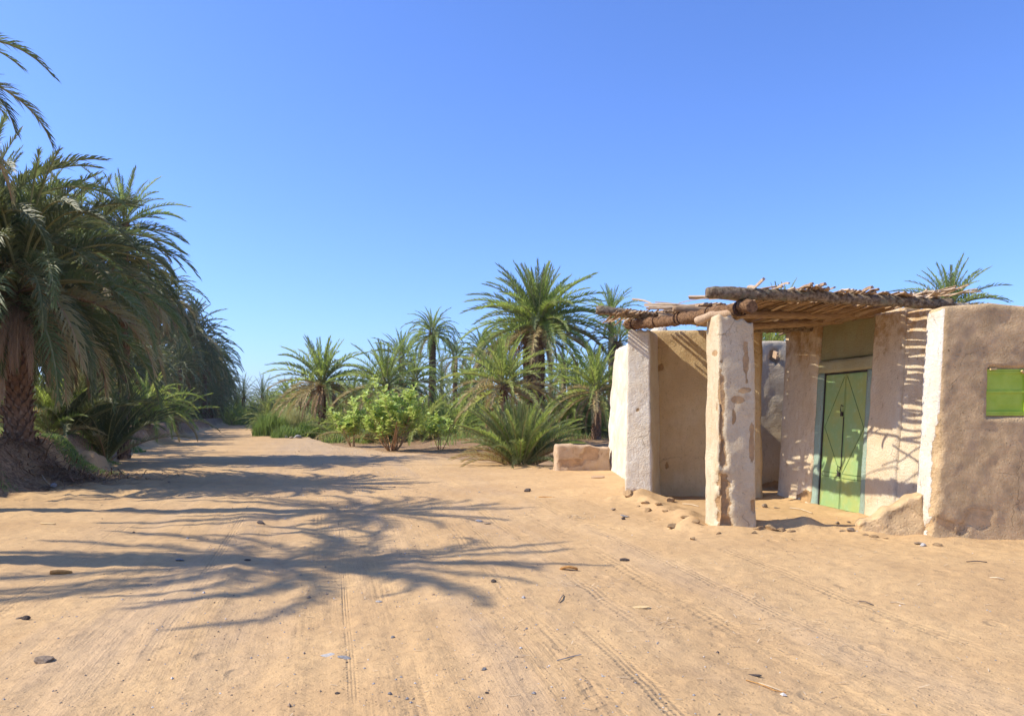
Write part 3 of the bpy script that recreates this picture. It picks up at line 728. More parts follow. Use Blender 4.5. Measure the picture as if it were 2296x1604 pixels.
# ------------------------------------------------------------------ palms
ARCH = [(86, 30), (76, 55), (66, 78), (55, 92), (44, 100), (32, 100), (18, 95), (4, 88), (-12, 74)]
STIFF = [(86, 12), (76, 22), (65, 34), (54, 44), (42, 52), (30, 58), (16, 60), (2, 60), (-14, 52)]
HANG = [(-8, 84), (-25, 66), (-40, 50)]
FC = {}
def frond_mesh(style, cls, lod, mat, var, dead=False):
    key = (style, cls, lod, mat.name, var)
    if key in FC: return FC[key]
    el, bend = {'arch': ARCH, 'stiff': STIFF, 'hang': HANG}[style][cls]
    rr = random.Random(hash((style, cls, lod, var, 5)) if False else (cls * 131 + var * 17 + lod * 7 + len(style)))
    n = (64, 40, 20)[lod]; lw = (.036, .055, .10)[lod]; q = MB()
    K = (14, 10, 7)[lod]; pts = [Vector((0, 0, 0))]; T = []
    tw = rr.uniform(-.12, .12)
    for i in range(K):
        s = (i + .5) / K; a = rad(el - bend * s ** 1.35); yaw = tw * s
        t = Vector((math.cos(a) * math.cos(yaw), math.cos(a) * math.sin(yaw), math.sin(a))); T.append(t); pts.append(pts[-1] + t / K)
    rs = [.0085 * (1 - .8 * i / K) + .0015 for i in range(K + 1)]; rs[0] = .02
    q.tube(pts, rs, 3 if lod else 4, 1, cap=False)
    def at(s):
        f = min(s * K, K - 1e-4); i = int(f); return pts[i].lerp(pts[i + 1], f - i), T[i]
    for i in range(n):
        f = i / (n - 1); s = .13 + .865 * f; c, t = at(s)
        side0 = Vector((-t.y, t.x, 0)); side0 = side0.normalized() if side0.length > 1e-3 else Vector((0, 1, 0))
        nn = t.cross(side0) * -1; nn = nn if nn.z > 0 or abs(nn.z) < .2 else -nn
        nn = side0.cross(t) * -1 if False else t.cross(side0).normalized()
        ll = .125 * (.35 + .75 * math.sin(math.pi * min(1, (f * .8 + .14)) ** .8)) * rr.uniform(.85, 1.12)
        if dead: ll *= .8
        for sg in (-1, 1):
            phi = rad((62 if not dead else 30) * (1 - f) + 20 * f + rr.uniform(-9, 9))
            psi = rad(rr.choice((12, 38, 55)) + rr.uniform(-8, 8)) if not dead else rad(rr.uniform(-30, 30))
            dr = t * math.cos(phi) + (side0 * sg * math.cos(psi) + nn * math.sin(psi)) * math.sin(phi)
            dr.normalize(); g = (.10, .22)[style == 'arch'] if not dead else .8
            mid = c + dr * ll * .5; tip = c + dr * ll + Vector((0, 0, -g * ll)); 
            w = dr.cross(nn * math.cos(psi) - side0 * sg * math.sin(psi) + Vector((rr.uniform(-.4, .4), rr.uniform(-.4, .4), 0)))
            w = w.normalized() * lw * .28 * (.75 if dead else 1) * (1 - .35 * f)
            if lod < 2:
                q.add([c - w * .5, c + w * .5, mid + w * .5, mid - w * .5, tip], [(0, 1, 2, 3), (3, 2, 4)], 0)
            else: q.add([c - w * .4, c + w * .4, tip], [(0, 1, 2)], 0)
    me = q.mesh('frond', [mat, G_RACHD if dead or mat is G_OLD else G_RACH]); FC[key] = me
    return me
TR = {}
def stub_mesh():
    q = MB(); q.add([(0, -.075, -.05), (0, .075, -.05), (.035, -.05, .10), (.035, .05, .10), (.085, -.028, .17), (.085, .028, .17), (.0, -.03, .12), (.0, .03, .12)],
                    [(0, 1, 3, 2), (2, 3, 5, 4), (4, 5, 7, 6), (0, 2, 6), (2, 4, 6), (1, 7, 3), (3, 7, 5)])
    return q.mesh('leaf_base', M_STUB)
STUB = stub_mesh()
def palm(label, x, y, zc, L, nf=46, style='arch', mats=(G_MID,), seed=0, dead=6, tr=.2, near=False, name='palm_tree', cat='palm tree', group=None, lean=0., lod=None, joined=False, old=.18, low=1.0, az0=None, top=0, skirt=0):
    rr = random.Random(seed * 7 + 3); z0 = TZ(x, y) - .05
    root = empty(name, (x, y, z0), 0, label, cat, group)
    H = zc - z0
    lx = lean * math.cos(seed); ly = lean * math.sin(seed)
    C = Vector((lx, ly, H))
    if lod is None: lod = 0 if y < 50 else 1
    def cen(f): return Vector((lx * f * f, ly * f * f, H * f))
    if H > .5:
        q = MB(); k = max(4, int(H / .35))
        q.tube([cen(i / k) for i in range(k + 1)], [tr * (1.22 - .3 * min(1, i / k * 3)) * (1 if i < k else 1.1) for i in range(k + 1)], 10, 0)
        sp = .135 if near else .17; rows = int((H - .1) / sp); na = 9 if near else 7
        placed = 0
        for i in range(rows):
            z = .08 + i * sp; f = z / H; c = cen(f); rt = tr * (1.22 - .3 * min(1, f * 3))
            for j in range(na):
                a = 2 * math.pi * (j + .5 * (i % 2)) / na + rr.uniform(-.1, .1); s = rr.uniform(.75, 1.25) * tr / .24
                if near and placed < 295:
                    o = inst('leaf_base', STUB, root, loc=c + Vector((math.cos(a), math.sin(a), 0)) * rt * .93, rot=(0, rr.uniform(-.15, .2), a), sc=s); placed += 1
                else:
                    M = Matrix.Translation(c + Vector((math.cos(a), math.sin(a), 0)) * rt * .93) @ Matrix.Rotation(a, 4, 'Z') @ Matrix.Diagonal((s, s * 1.1, s, 1))
                    vv = [M @ Vector(p) for p in ((0, -.07, -.05), (0, .07, -.05), (.07, -.035, .12), (.07, .035, .12), (0, 0, .13))]
                    q.add(vv, [(0, 1, 3, 2), (2, 3, 4), (0, 2, 4), (1, 4, 3)], 1)
        q.build('trunk', [M_TRUNK, M_STUB], root)
    if joined:
        jm = JOIN(style, mats[0], seed % 4, nf)
        inst('crown', jm, root, loc=C, rot=(0, 0, rr.uniform(0, 6)), sc=L)
        return root
    for i in range(nf):
        t = (i + .5) / nf; az = i * 2.39996 + rr.uniform(-.25, .25) + seed
        cls = min(8, max(0, int(9 * t ** .9 * low + rr.uniform(-.5, .5)) + top))
        ln = L * (.72 + .34 * min(1, t * 2.2)) * rr.uniform(.9, 1.08)
        mt = G_OLD if t > 1 - old and rr.random() < .7 else rr.choice(mats)
        me = frond_mesh(style, cls, lod, mt, rr.randrange(3))
        inst('frond', me, root, loc=C + Vector((math.cos(az), math.sin(az), 0)) * tr * .6 + Vector((0, 0, .25 * (1 - t) - .25 * t)), rot=(rr.uniform(-.1, .1), rr.uniform(-.08, .08), az), sc=ln)
    for i in range(skirt):
        az = i * 2.39996 + rr.uniform(-.3, .3); me = frond_mesh('hang', rr.choice((0, 0, 1)), lod, G_OLD if rr.random() < .3 else rr.choice(mats), rr.randrange(2))
        inst('frond', me, root, loc=C + Vector((math.cos(az), math.sin(az), 0)) * tr * .8 + Vector((0, 0, -.2 - rr.uniform(0, .3))), rot=(0, 0, az), sc=L * rr.uniform(.7, .98))
    for i in range(dead):
        az = rr.uniform(0, 6.28); me = frond_mesh('hang', rr.randrange(3), lod, G_DEAD, rr.randrange(2), True)
        inst('dead_frond', me, root, loc=C + Vector((math.cos(az), math.sin(az), 0)) * tr * .9 + Vector((0, 0, -.3 - rr.uniform(0, .35))), rot=(0, 0, az), sc=L * rr.uniform(.45, .72))
    return root
JC = {}
def JOIN(style, mat, var, nf):
    key = (style, mat.name, var)
    if key in JC: return JC[key]
    rr = random.Random(var + 40); q = MB()
    for i in range(nf):
        t = (i + .5) / nf; az = i * 2.39996 + rr.uniform(-.2, .2); cls = min(8, max(0, int(9 * t ** .9)))
        me = frond_mesh(style, cls, 2, mat, rr.randrange(2)); s = rr.uniform(.8, 1.05)
        M = Matrix.Translation((0, 0, .06 * (1 - 2 * t))) @ Matrix.Rotation(az, 4, 'Z') @ Matrix.Scale(s, 4)
        b = len(q.v); q.v += [tuple(M @ v.co) for v in me.vertices]
        for p in me.polygons: q.f.append(tuple(b + k for k in p.vertices)); q.m.append(0 if p.material_index == 0 else 1)
    for i in range(7):
        az = rr.uniform(0, 6.28); me = frond_mesh('hang', rr.randrange(3), 2, G_DEAD, 0, True)
        M = Matrix.Translation((0, 0, -.1)) @ Matrix.Rotation(az, 4, 'Z') @ Matrix.Scale(.6, 4)
        b = len(q.v); q.v += [tuple(M @ v.co) for v in me.vertices]
        for p in me.polygons: q.f.append(tuple(b + k for k in p.vertices)); q.m.append(2)
    me = q.mesh('crown', [mat, G_RACH, G_DEAD]); JC[key] = me
    return me
def PP(label, px, Y, py, L, **k): return palm(label, PX(px, Y), Y, PZ(py, Y), L, **k)
LG = 'palms crowding the bank left of the road'
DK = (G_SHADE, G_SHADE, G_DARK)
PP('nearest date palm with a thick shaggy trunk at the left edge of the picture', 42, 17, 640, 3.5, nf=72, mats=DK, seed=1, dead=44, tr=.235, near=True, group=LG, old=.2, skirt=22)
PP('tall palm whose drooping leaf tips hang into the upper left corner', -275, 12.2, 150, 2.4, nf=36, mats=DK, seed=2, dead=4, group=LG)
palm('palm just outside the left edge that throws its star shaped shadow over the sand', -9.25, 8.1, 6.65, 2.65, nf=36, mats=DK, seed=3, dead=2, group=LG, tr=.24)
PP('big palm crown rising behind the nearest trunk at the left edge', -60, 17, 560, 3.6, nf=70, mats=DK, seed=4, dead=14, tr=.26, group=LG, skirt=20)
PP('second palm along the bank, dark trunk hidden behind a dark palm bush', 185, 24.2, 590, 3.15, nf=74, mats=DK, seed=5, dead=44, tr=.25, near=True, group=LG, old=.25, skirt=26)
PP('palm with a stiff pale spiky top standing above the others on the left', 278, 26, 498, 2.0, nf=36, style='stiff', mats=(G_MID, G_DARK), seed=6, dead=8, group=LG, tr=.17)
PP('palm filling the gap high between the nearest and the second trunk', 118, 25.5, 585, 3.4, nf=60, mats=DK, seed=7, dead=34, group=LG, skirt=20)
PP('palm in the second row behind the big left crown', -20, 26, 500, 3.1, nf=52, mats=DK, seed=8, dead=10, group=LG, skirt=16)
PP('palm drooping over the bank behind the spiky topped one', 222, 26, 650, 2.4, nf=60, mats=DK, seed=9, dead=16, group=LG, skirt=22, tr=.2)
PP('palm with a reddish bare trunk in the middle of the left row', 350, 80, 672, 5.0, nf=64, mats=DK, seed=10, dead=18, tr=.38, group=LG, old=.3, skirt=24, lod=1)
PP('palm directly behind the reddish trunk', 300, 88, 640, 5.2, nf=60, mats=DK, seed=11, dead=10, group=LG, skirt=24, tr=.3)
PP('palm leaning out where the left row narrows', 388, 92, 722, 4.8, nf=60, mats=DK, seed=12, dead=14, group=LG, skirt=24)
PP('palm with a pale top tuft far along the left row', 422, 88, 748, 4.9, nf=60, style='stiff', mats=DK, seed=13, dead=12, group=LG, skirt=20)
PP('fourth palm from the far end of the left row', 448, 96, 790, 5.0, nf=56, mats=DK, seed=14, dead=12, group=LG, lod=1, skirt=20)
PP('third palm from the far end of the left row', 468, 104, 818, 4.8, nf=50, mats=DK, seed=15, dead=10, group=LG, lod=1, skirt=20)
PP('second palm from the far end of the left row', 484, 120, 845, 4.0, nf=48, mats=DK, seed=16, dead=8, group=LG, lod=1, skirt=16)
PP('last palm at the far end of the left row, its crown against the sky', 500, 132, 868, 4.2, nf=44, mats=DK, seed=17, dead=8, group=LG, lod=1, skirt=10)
# fillers behind the left row
for i in range(46):
    Y = 76 + i * 1.35; x = float(np.interp(Y, FOOT_Y, FOOT_X)) - R.uniform(1.2, 9); H_ = R.uniform(1.5, 8.5)
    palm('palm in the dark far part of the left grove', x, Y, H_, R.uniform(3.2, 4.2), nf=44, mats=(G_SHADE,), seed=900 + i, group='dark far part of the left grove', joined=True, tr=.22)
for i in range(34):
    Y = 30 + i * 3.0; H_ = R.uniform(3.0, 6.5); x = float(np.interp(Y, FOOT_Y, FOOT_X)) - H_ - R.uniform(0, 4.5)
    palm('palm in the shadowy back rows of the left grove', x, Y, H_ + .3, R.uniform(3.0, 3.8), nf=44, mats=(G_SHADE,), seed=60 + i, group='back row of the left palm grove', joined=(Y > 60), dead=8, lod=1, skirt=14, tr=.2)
def bush(label, px, Y, L, nf=40, mats=(G_MID,), seed=0, group=None, style='stiff', h=.15, name='palm_bush', dead=4, old=.12, low=.78, base=None, tr=.12):
    x = PX(px, Y) if px is not None else base
    return palm(label, x, Y, TZ(x, Y) + h, L, nf=nf, style=style, mats=mats, seed=seed, dead=0 if h < .6 else dead, tr=tr, name=name, cat='palm bush', group=group, old=old, low=low)
bush('dark palm bush under the drooping leaves between the two left trunks', 150, 21.8, 2.2, 60, (G_SHADE,), 101, LG, low=.62)
bush('tall dark palm bush on the bank lip above the road edge', 238, 23.2, 2.2, 70, (G_SHADE,), 102, LG, low=.5)
bush('low palm bush at the foot of the nearest trunk, left of the green grass', 112, 21.2, 1.5, 36, (G_DARK, G_MID), 103, LG, low=.6)
bush('bright fan of palm leaves with drooping yellow sides on the left bank', 330, 38, 2.6, 42, (G_MID, G_YEL), 104, LG, 'arch', .5)
bush('shaded palm bush behind the bright one on the left bank', 392, 50, 2.6, 38, (G_DARK, G_MID), 105, LG)
for i in range(12):
    Y = 30 + i * 8; x = float(np.interp(Y, FOOT_Y, FOOT_X)) - R.uniform(2.6, 4.0)
    bush('dark palm bush at the foot of the left grove along the far road', None, Y, R.uniform(1.8, 2.6), 30, (G_SHADE, G_DARK), 110 + i, 'palm bushes lining the far left bank', base=x)

RG = 'palms of the garden beyond the road'
GM = (G_MID, G_MID, G_DARK)
PP('spiky palm with a brown skirt of dead leaves beside the end of the road', 722, 52, 858, 3.6, nf=62, style='stiff', mats=GM, seed=201, dead=30, tr=.24, group=RG, old=.35, lod=1)
PP('slender tall palm with a small round drooping crown in the middle', 969, 58, 746, 2.35, nf=60, mats=GM, seed=202, dead=0, tr=.25, group=RG, old=.05, low=1.15, lod=1)
PP('biggest palm of the garden, its full crown high above the rest', 1207, 42, 725, 3.75, nf=120, style='stiff', mats=(G_MID, G_MID, G_DARK), seed=203, dead=14, tr=.30, group=RG, old=.2)
PP('shorter twin growing against the trunk of the biggest garden palm', 1184, 43.5, 752, 3.2, nf=30, style='arch', mats=GM, seed=204, dead=8, tr=.28, group=RG)
PP('broad low palm behind the large pale green shrub', 865, 46, 862, 3.1, nf=46, mats=(G_MID, G_DARK), seed=205, dead=8, group=RG, style='stiff', low=1.05)
PP('palm peeping out left of the slender palm crown', 900, 64, 800, 2.6, nf=40, mats=GM, seed=206, dead=8, group=RG, style='stiff')
PP('dark palm standing right behind the slender trunk on its left', 930, 52, 850, 2.5, nf=42, mats=(G_DARK, G_MID), seed=207, dead=10, group=RG)
PP('small palm with a short brown trunk right of the slender palm', 1020, 66, 798, 2.0, nf=34, mats=GM, seed=208, dead=10, group=RG)
PP('palm leaning in behind the left side of the biggest crown', 1080, 60, 790, 2.5, nf=42, mats=(G_DARK, G_MID), seed=209, dead=6, group=RG)
PP('yellow green young palm with orange drying lower leaves behind the dark bush', 1128, 35, 862, 2.6, nf=64, style='stiff', mats=(G_YEL, G_YEL, G_MID), seed=210, dead=6, group=RG, old=.4, tr=.2, low=1.08, lod=1)
PP('short trunked palm nearest to the left wall of the house', 1336, 38, 872, 2.5, nf=56, style='stiff', mats=(G_MID, G_YEL), seed=211, dead=8, group=RG, old=.3, lod=1)
PP('small palm with a stubby orange trunk left of the house wall', 1280, 41, 905, 2.0, nf=32, mats=(G_MID, G_YEL), seed=212, dead=6, group=RG, old=.35)
PP('palm whose round tuft shows above the left end of the porch roof', 1370, 54, 702, 2.2, nf=36, style='stiff', mats=GM, seed=213, dead=6, group=RG)
PP('yellowish palm with hanging dry leaves under the left end of the roof', 1385, 42, 765, 2.0, nf=34, mats=(G_YEL, G_MID), seed=214, dead=14, group=RG, old=.4)
PP('palm in the gap below the biggest crown on its right', 1262, 56, 838, 2.6, nf=40, mats=GM, seed=215, dead=6, group=RG)
PP('blue green palm tops left of the biggest palm, low', 1056, 50, 870, 2.3, nf=40, mats=(G_DARK, G_MID), seed=216, dead=4, group=RG)
PP('palm crown rising behind the right end of the porch roof', 2128, 40, 690, 2.7, nf=52, style='stiff', mats=GM, seed=217, dead=4, group=RG, old=.3, lod=1)
PP('palm whose tips barely show over the middle of the porch roof', 1748, 42, 720, 2.4, nf=36, style='stiff', mats=GM, seed=218, dead=0, group=RG)
PP('yellow palm seen through the opening under the porch roof', 1722, 27, 790, 1.9, nf=44, style='stiff', mats=(G_YEL, G_MID), seed=219, dead=0, group=RG, old=.3)
PP('hazy palm left of the brown skirted one, above the tall grass', 655, 72, 898, 2.6, nf=40, style='stiff', mats=GM, seed=220, dead=0, group=RG)
PP('palm between the brown skirted palm and the large pale shrub', 790, 60, 892, 2.8, nf=40, mats=GM, seed=221, dead=6, group=RG)
far_spots = [(530, 122, 905, 3.0), (546, 112, 880, 3.2), (566, 140, 895, 3.4), (588, 108, 882, 3.0), (612, 130, 897, 3.4), (640, 120, 895, 3.2), (680, 110, 893, 3.0), (700, 140, 885, 4.2), (765, 95, 880, 3.0), (745, 120, 880, 3.6),
             (830, 100, 868, 3.6), (815, 80, 875, 2.8), (893, 95, 860, 3.6), (990, 98, 845, 3.6), (1045, 90, 835, 3.4), (1100, 84, 842, 3.4), (1150, 90, 840, 3.4), (1235, 80, 840, 3.4), (1290, 75, 838, 3.0), (1325, 85, 840, 3.4), (508, 150, 900, 3.6), (660, 150, 900, 3.8), (780, 150, 895, 4), (850, 140, 885, 4)]
for i, (px, Y, py, L) in enumerate(far_spots):
    py += (0, 10, 18, 5, 14)[i % 5]
    PP('distant palm in the hazy grove beyond the end of the road', px, Y, py, L, nf=36, style='stiff' if i % 2 else 'arch', mats=((G_MID, G_DARK)[i % 2],), seed=300 + i, joined=True, group='distant palms beyond the road', tr=.22)
bush('large dark palm bush spreading from the sand beside the low mud wall', 1165, 23.6, 1.9, 120, (G_DARK, G_DARK, G_MID), 401, None, h=.1, old=.2, low=.60, tr=.42)
for i in range(64):
    px = R.uniform(745, 1370); Y = R.uniform(40, 62)
    bush('low palm bush in the tangled undergrowth behind the shrubs', px, Y, R.uniform(1.6, 2.9), 26, ((G_MID, G_DARK), (G_YEL, G_MID), (G_MID,))[i % 3], 420 + i, 'palm bushes in the garden undergrowth', style='arch' if i % 3 else 'stiff', old=.2)
for i in range(40):
    px = R.uniform(500, 760); Y = R.uniform(74, 118)
    if px < 585: Y = R.uniform(98, 120)
    bush('low palm bush in the distant thicket at the end of the road', px, Y, R.uniform(2.2, 3.8), 22, ((G_MID, G_DARK), (G_MID, G_YEL))[i % 2], 480 + i, 'distant palm bushes at the end of the road', old=.15)

for i in range(70):
    px = R.uniform(585, 1400); Y = R.uniform(66, 92)
    palm('young palm in the green belt behind the garden', PX(px, Y), Y, TZ(PX(px, Y), Y) + R.uniform(.3, 1.6), R.uniform(2.2, 3.2), nf=30, style='stiff' if i % 2 else 'arch', mats=((G_MID, G_DARK, G_YEL)[i % 3],), seed=700 + i, joined=True, group='young palms behind the garden', tr=.15, name='young_palm')
for i in range(50):
    px = R.uniform(430, 1400); Y = R.uniform(130, 190)
    palm('palm on the hazy skyline of the grove', PX(px, Y), Y, TZ(PX(px, Y), Y) + R.uniform(.6, 4.6), R.uniform(3.0, 4.4), nf=30, style='stiff' if i % 2 else 'arch', mats=((G_MID, G_DARK)[i % 2],), seed=800 + i, joined=True, group='palms on the skyline', tr=.2)
# ------------------------------------------------------------------ grass and thicket
def blades(q, x, y, n, r, h, lean=.35, w=.012, mi=0, ry=None):
    for i in range(n):
        a = R.uniform(0, 6.28); d = r * math.sqrt(R.random()); px_, py_ = x + d * math.cos(a), y + (ry or r) / r * d * math.sin(a)
        hh = h * R.uniform(.5, 1.1) * (1 - .55 * (d / r) ** 2); az = R.uniform(0, 6.28); le = lean * R.uniform(.2, 1.3) * hh
        b = Vector((px_, py_, TZc(px_, py_) - .02)); s = Vector((-math.sin(az), math.cos(az), 0)) * w * .5
        m_ = b + Vector((math.cos(az) * le * .35, math.sin(az) * le * .35, hh * .6)); t = b + Vector((math.cos(az) * le, math.sin(az) * le, hh))
        q.add([b - s, b + s, m_ + s * .8, m_ - s * .8, t], [(0, 1, 2, 3), (3, 2, 4)], mi)
for (lab, px, Y, r, h, n, mt) in (
        ('dense green grass clump at the right edge where the road ends', 608, 52, 1.2, 1.8, 2600, G_GRASS),
        ('pale feathery grass clump behind the green one, catching the sun', 655, 54, 1.4, 2.2, 2600, G_TALLG),
        ('green grass clump left of the brown skirted palm trunk', 690, 50, .9, 1.2, 1300, G_GRASS),
        ('yellow green grass clump right of the brown skirted palm trunk', 752, 49, 1.0, 1.1, 1300, G_GRASS),
        ('short grass clump at the front of the far verge', 640, 48.5, .9, .9, 1000, G_GRASS)):
    x = PX(px, Y); c = empty('grass_clump', (x, Y, TZ(x, Y)), 0, lab, 'grass', 'grass clumps on the far verge')
    q = MB(); blades(q, x, Y, n, r, h, .45, .03, ry=r * .8); q.v = [(v[0] - x, v[1] - Y, v[2] - c.location.z) for v in q.v]
    q.build('blades', mt, c)
q = MB()
blades(q, -10.9, 19.2, 5200, 1.5, .13, .5, .012, ry=.9); blades(q, -12.6, 22.5, 2500, 1.4, .13, .5, .014, ry=1.5)
blades(q, -14.9, 30.3, 900, .9, .3, .6, .02); blades(q, -9.9, 14.5, 900, .8, .09, .5, .01)
for i in range(60):
    Y = R.uniform(20, 60); blades(q, float(np.interp(Y, FOOT_Y, FOOT_X)) - R.uniform(1.6, 6), Y, 60, .8, .3, .5, .025)
tag(q.build('short_grass', G_GRASS), 'short green grass growing on the bank between the left palms', 'grass', kind='stuff')
q = MB()
for i in range(420):
    px = R.uniform(735, 1380); Y = R.uniform(38, 60)
    if Y < 44 and px < 1000: Y += 6
    blades(q, PX(px, Y), Y, 46, .8, R.uniform(.35, .95), .6, .035, mi=0 if R.random() < .72 else 1)
for i in range(160):
    px = R.uniform(500, 760); Y = R.uniform(66, 125)
    if px < 590: Y = R.uniform(95, 125)
    blades(q, PX(px, Y), Y, 30, 1.3, R.uniform(.5, 1.5), .6, .08, mi=0 if R.random() < .8 else 1)
tag(q.build('undergrowth', [G_GRASS, G_OLD]), 'tangled grass and weeds filling the ground under the garden palms', 'undergrowth', kind='stuff')
# dry leaf litter on the bank scarp
q = MB()
for i in range(2600):
    x = R.gauss(-10.0, .85); y = R.gauss(17.3, .9); z = TZc(x, y) + .01
    L = R.uniform(.08, .45); a = R.uniform(0, 6.28); e = R.uniform(-.4, .5)
    d = Vector((math.cos(a) * math.cos(e), math.sin(a) * math.cos(e), math.sin(e))) * L; s = d.cross(Vector((0, 0, 1))).normalized() * R.uniform(.004, .014)
    p0 = Vector((x, y, z + .02)); q.add([p0 - s, p0 + s, p0 + d + s, p0 + d - s], [(0, 1, 2, 3)], R.randrange(2))
tag(q.build('leaf_litter', [G_DEAD, M_STUB]), 'brown dry palm litter tumbled down the bank below the nearest palm', 'litter', kind='stuff')

# ------------------------------------------------------------------ pale green shrubs with thick round leaves
def cal_leaf():
    q = MB(); pts = [(0, 0, 0), (.03, .032, .008), (.075, .042, .014), (.115, .026, .006), (.13, 0, -.004)]
    v = [(0, 0, 0), (.03, .032, .012), (.03, -.032, .012), (.075, .042, .018), (.075, -.042, .018), (.115, .024, .008), (.115, -.024, .008), (.132, 0, -.006), (.06, 0, 0), (.1, 0, -.002)]
    q.add(v, [(0, 8, 1), (0, 2, 8), (1, 8, 9, 3), (8, 2, 4, 9), (3, 9, 7, 5), (9, 4, 6, 7)])
    return q.mesh('leaf', G_CAL)
CAL = cal_leaf(); CALV = [v.co.copy() for v in CAL.vertices]; CALF = [tuple(p.vertices) for p in CAL.polygons]
def shrub(label, px, py, H, spread, stems, seed, leafy, sub=3, Y=None):
    rr = random.Random(seed)
    leafy_s = 1.9
    x, y, z = GP(px, py) if Y is None else (PX(px, Y), Y, TZ(PX(px, Y), Y))
    root = empty('leafy_shrub', (x, y, z - .02), 0, label, 'shrub')
    stem = MB(); tw = MB(); lp = []
    def grow(p, d, L, r, depth):
        n = 6; pts = [p.copy()]; dd = d.copy(); cur = (rr.uniform(-.25, .25), rr.uniform(-.25, .25))
        for i in range(n):
            dd = (dd + Vector((cur[0] * .35 + rr.uniform(-.12, .12), cur[1] * .35 + rr.uniform(-.12, .12), .10))).normalized(); pts.append(pts[-1] + dd * L / n)
        rs = [r * (1 - .5 * i / n) for i in range(n + 1)]
        (stem if depth == 0 else tw).tube(pts, rs, 6 if depth == 0 else 4, 0 if depth == 0 else 0)
        if depth >= 1:
            for i in range(1 if depth > 1 else 2, n + 1):
                if depth == 1 and rr.random() > .7 * leafy: continue
                az = rr.uniform(0, 3.14)
                for k in (0, 1):
                    if rr.random() < .78 * leafy: lp.append((pts[i], az + math.pi * k, rr.uniform(-.1, .9), leafy_s * rr.uniform(.7, 1.25) * (1.1 - .3 * i / n)))
            tipn = 3 if leafy > .6 else 2
            for k in range(tipn): lp.append((pts[-1], rr.uniform(0, 6.28), rr.uniform(.4, 1.1), leafy_s * rr.uniform(.5, .8)))
        if depth < sub - 1:
            nb = (4, 3, 2)[depth]
            for j in range(nb):
                k = rr.randint(2, n); a = rr.uniform(0, 6.28); o = Vector((math.cos(a), math.sin(a), rr.uniform(.1, .7))).normalized()
                grow(pts[k], (dd * .6 + o * .75).normalized(), L * rr.uniform(.4, .62), rs[k] * .7, depth + 1)
    for s in range(stems):
        a = rr.uniform(0, 6.28) if stems > 3 else s * 2.1; tl = rr.uniform(.1, 1) * spread
        grow(Vector((math.cos(a) * .12 * spread, math.sin(a) * .12 * spread, 0)), Vector((math.cos(a) * tl, math.sin(a) * tl * .8, 1)).normalized(), H * rr.uniform(.52, .72), .028 * H / 2.2 * rr.uniform(.7, 1.2), 0)
    stem.build('stems', G_CTRUNK, root, True); tw.build('twigs', G_CSTEM, root, True)
    rr.shuffle(lp); rest = MB()
    for i, (p, az, el, s) in enumerate(lp):
        if i < 290: inst('leaf', CAL, root, loc=p, rot=(rr.uniform(-.5, .5), -el, az), sc=s)
        else:
            M = Matrix.Translation(p) @ Matrix.Rotation(az, 4, 'Z') @ Matrix.Rotation(-el, 4, 'Y') @ Matrix.Rotation(rr.uniform(-.5, .5), 4, 'X') @ Matrix.Scale(s, 4)
            rest.add([M @ v for v in CALV], CALF)
    if rest.v: tag(rest.build('foliage', G_CAL, root), kind='stuff')
    return root
shrub('large pale green shrub with round leaves and orange stems, in the middle', 880, 1010, 2.7, 1.35, 17, 31, .9)
shrub('small sparse pale green shrub left of the large one', 790, 1000, 1.9, .8, 6, 12, .7)
shrub('thin leggy shrub with few leaves between the large one and the dark palm bush', 987, 1007, 1.9, .8, 4, 23, .5)

# ------------------------------------------------------------------ stones, wood and litter lying on the sand
def rock_mesh(seed, mat, sx=1, sy=1, sz=.6, ang=.35, name='stone', sub=2):
    import bmesh
    bm = bmesh.new(); bmesh.ops.create_icosphere(bm, subdivisions=sub, radius=.5)
    A = np.array([v.co[:] for v in bm.verts]); rr = np.random.RandomState(seed)
    for k in range(7):
        n = rr.normal(size=3); n /= np.linalg.norm(n); d = rr.uniform(.20, .40); q = A @ n; A -= np.outer(np.clip(q - d, 0, None), n)
    A *= (1 + ang * .35 * fbm(A[:, 0] * 4 + seed, A[:, 1] * 4, A[:, 2] * 4, 2, seed))[:, None]
    A *= np.array([sx, sy, sz])
    for v, c in zip(bm.verts, A): v.co = c
    me = bpy.data.meshes.new(name); bm.to_mesh(me); bm.free(); me.materials.append(mat); return me
def rock(label, px, py, w, mat, h=.5, d=.8, seed=0, name='stone', cat='stone', group=None, rz=None, sink=.25):
    """w: width in hundredths of the picture's 2295 px at that place"""
    x, y, z = GP(px, py); s = w / 1785.0 * y
    me = rock_mesh(seed or int(px), mat, 1, d, h, name=name)
    o = inst(name, me, None, loc=(x, y, z + s * h * (.5 - sink)), rot=(R.uniform(-.15, .15), R.uniform(-.15, .15), R.uniform(-.5, .5) if rz is None else rz), sc=s * 1.1)
    return tag(o, label, cat, group)
rock('half buried brown rock at the lower left', 103, 1482, 46, M_STONE, .45, .8, 1)
rock('small dark rock near the left edge, below the palm shadow', 57, 1388, 20, M_DARK, .55, .8, 2)
rock('flat tan stone beside the small dark rock at the left', 42, 1386, 18, M_STONE, .3, .8, 3)
rock('dark grey flat stone on the right edge of the middle palm shadow', 586, 1173, 24, M_DARK, .4, .8, 4)
rock('leftmost pale stone by the far road edge', 641, 981, 12, M_PALE, .7, .9, 5)
rock('rightmost grey stone by the far road edge', 667, 981, 17, M_GSTONE, .6, .9, 6)
rock('middle flat stone between the two by the far road edge', 653, 982, 14, M_STONE, .4, .9, 7)
rock('dark stone alone on the sand between the shrubs and the house', 1184, 1101, 18, M_DARK, .5, .8, 8)
rock('black lump on the sand at the tip of the long palm shadow', 1107, 1304, 13, M_DARK, .7, .8, 9)
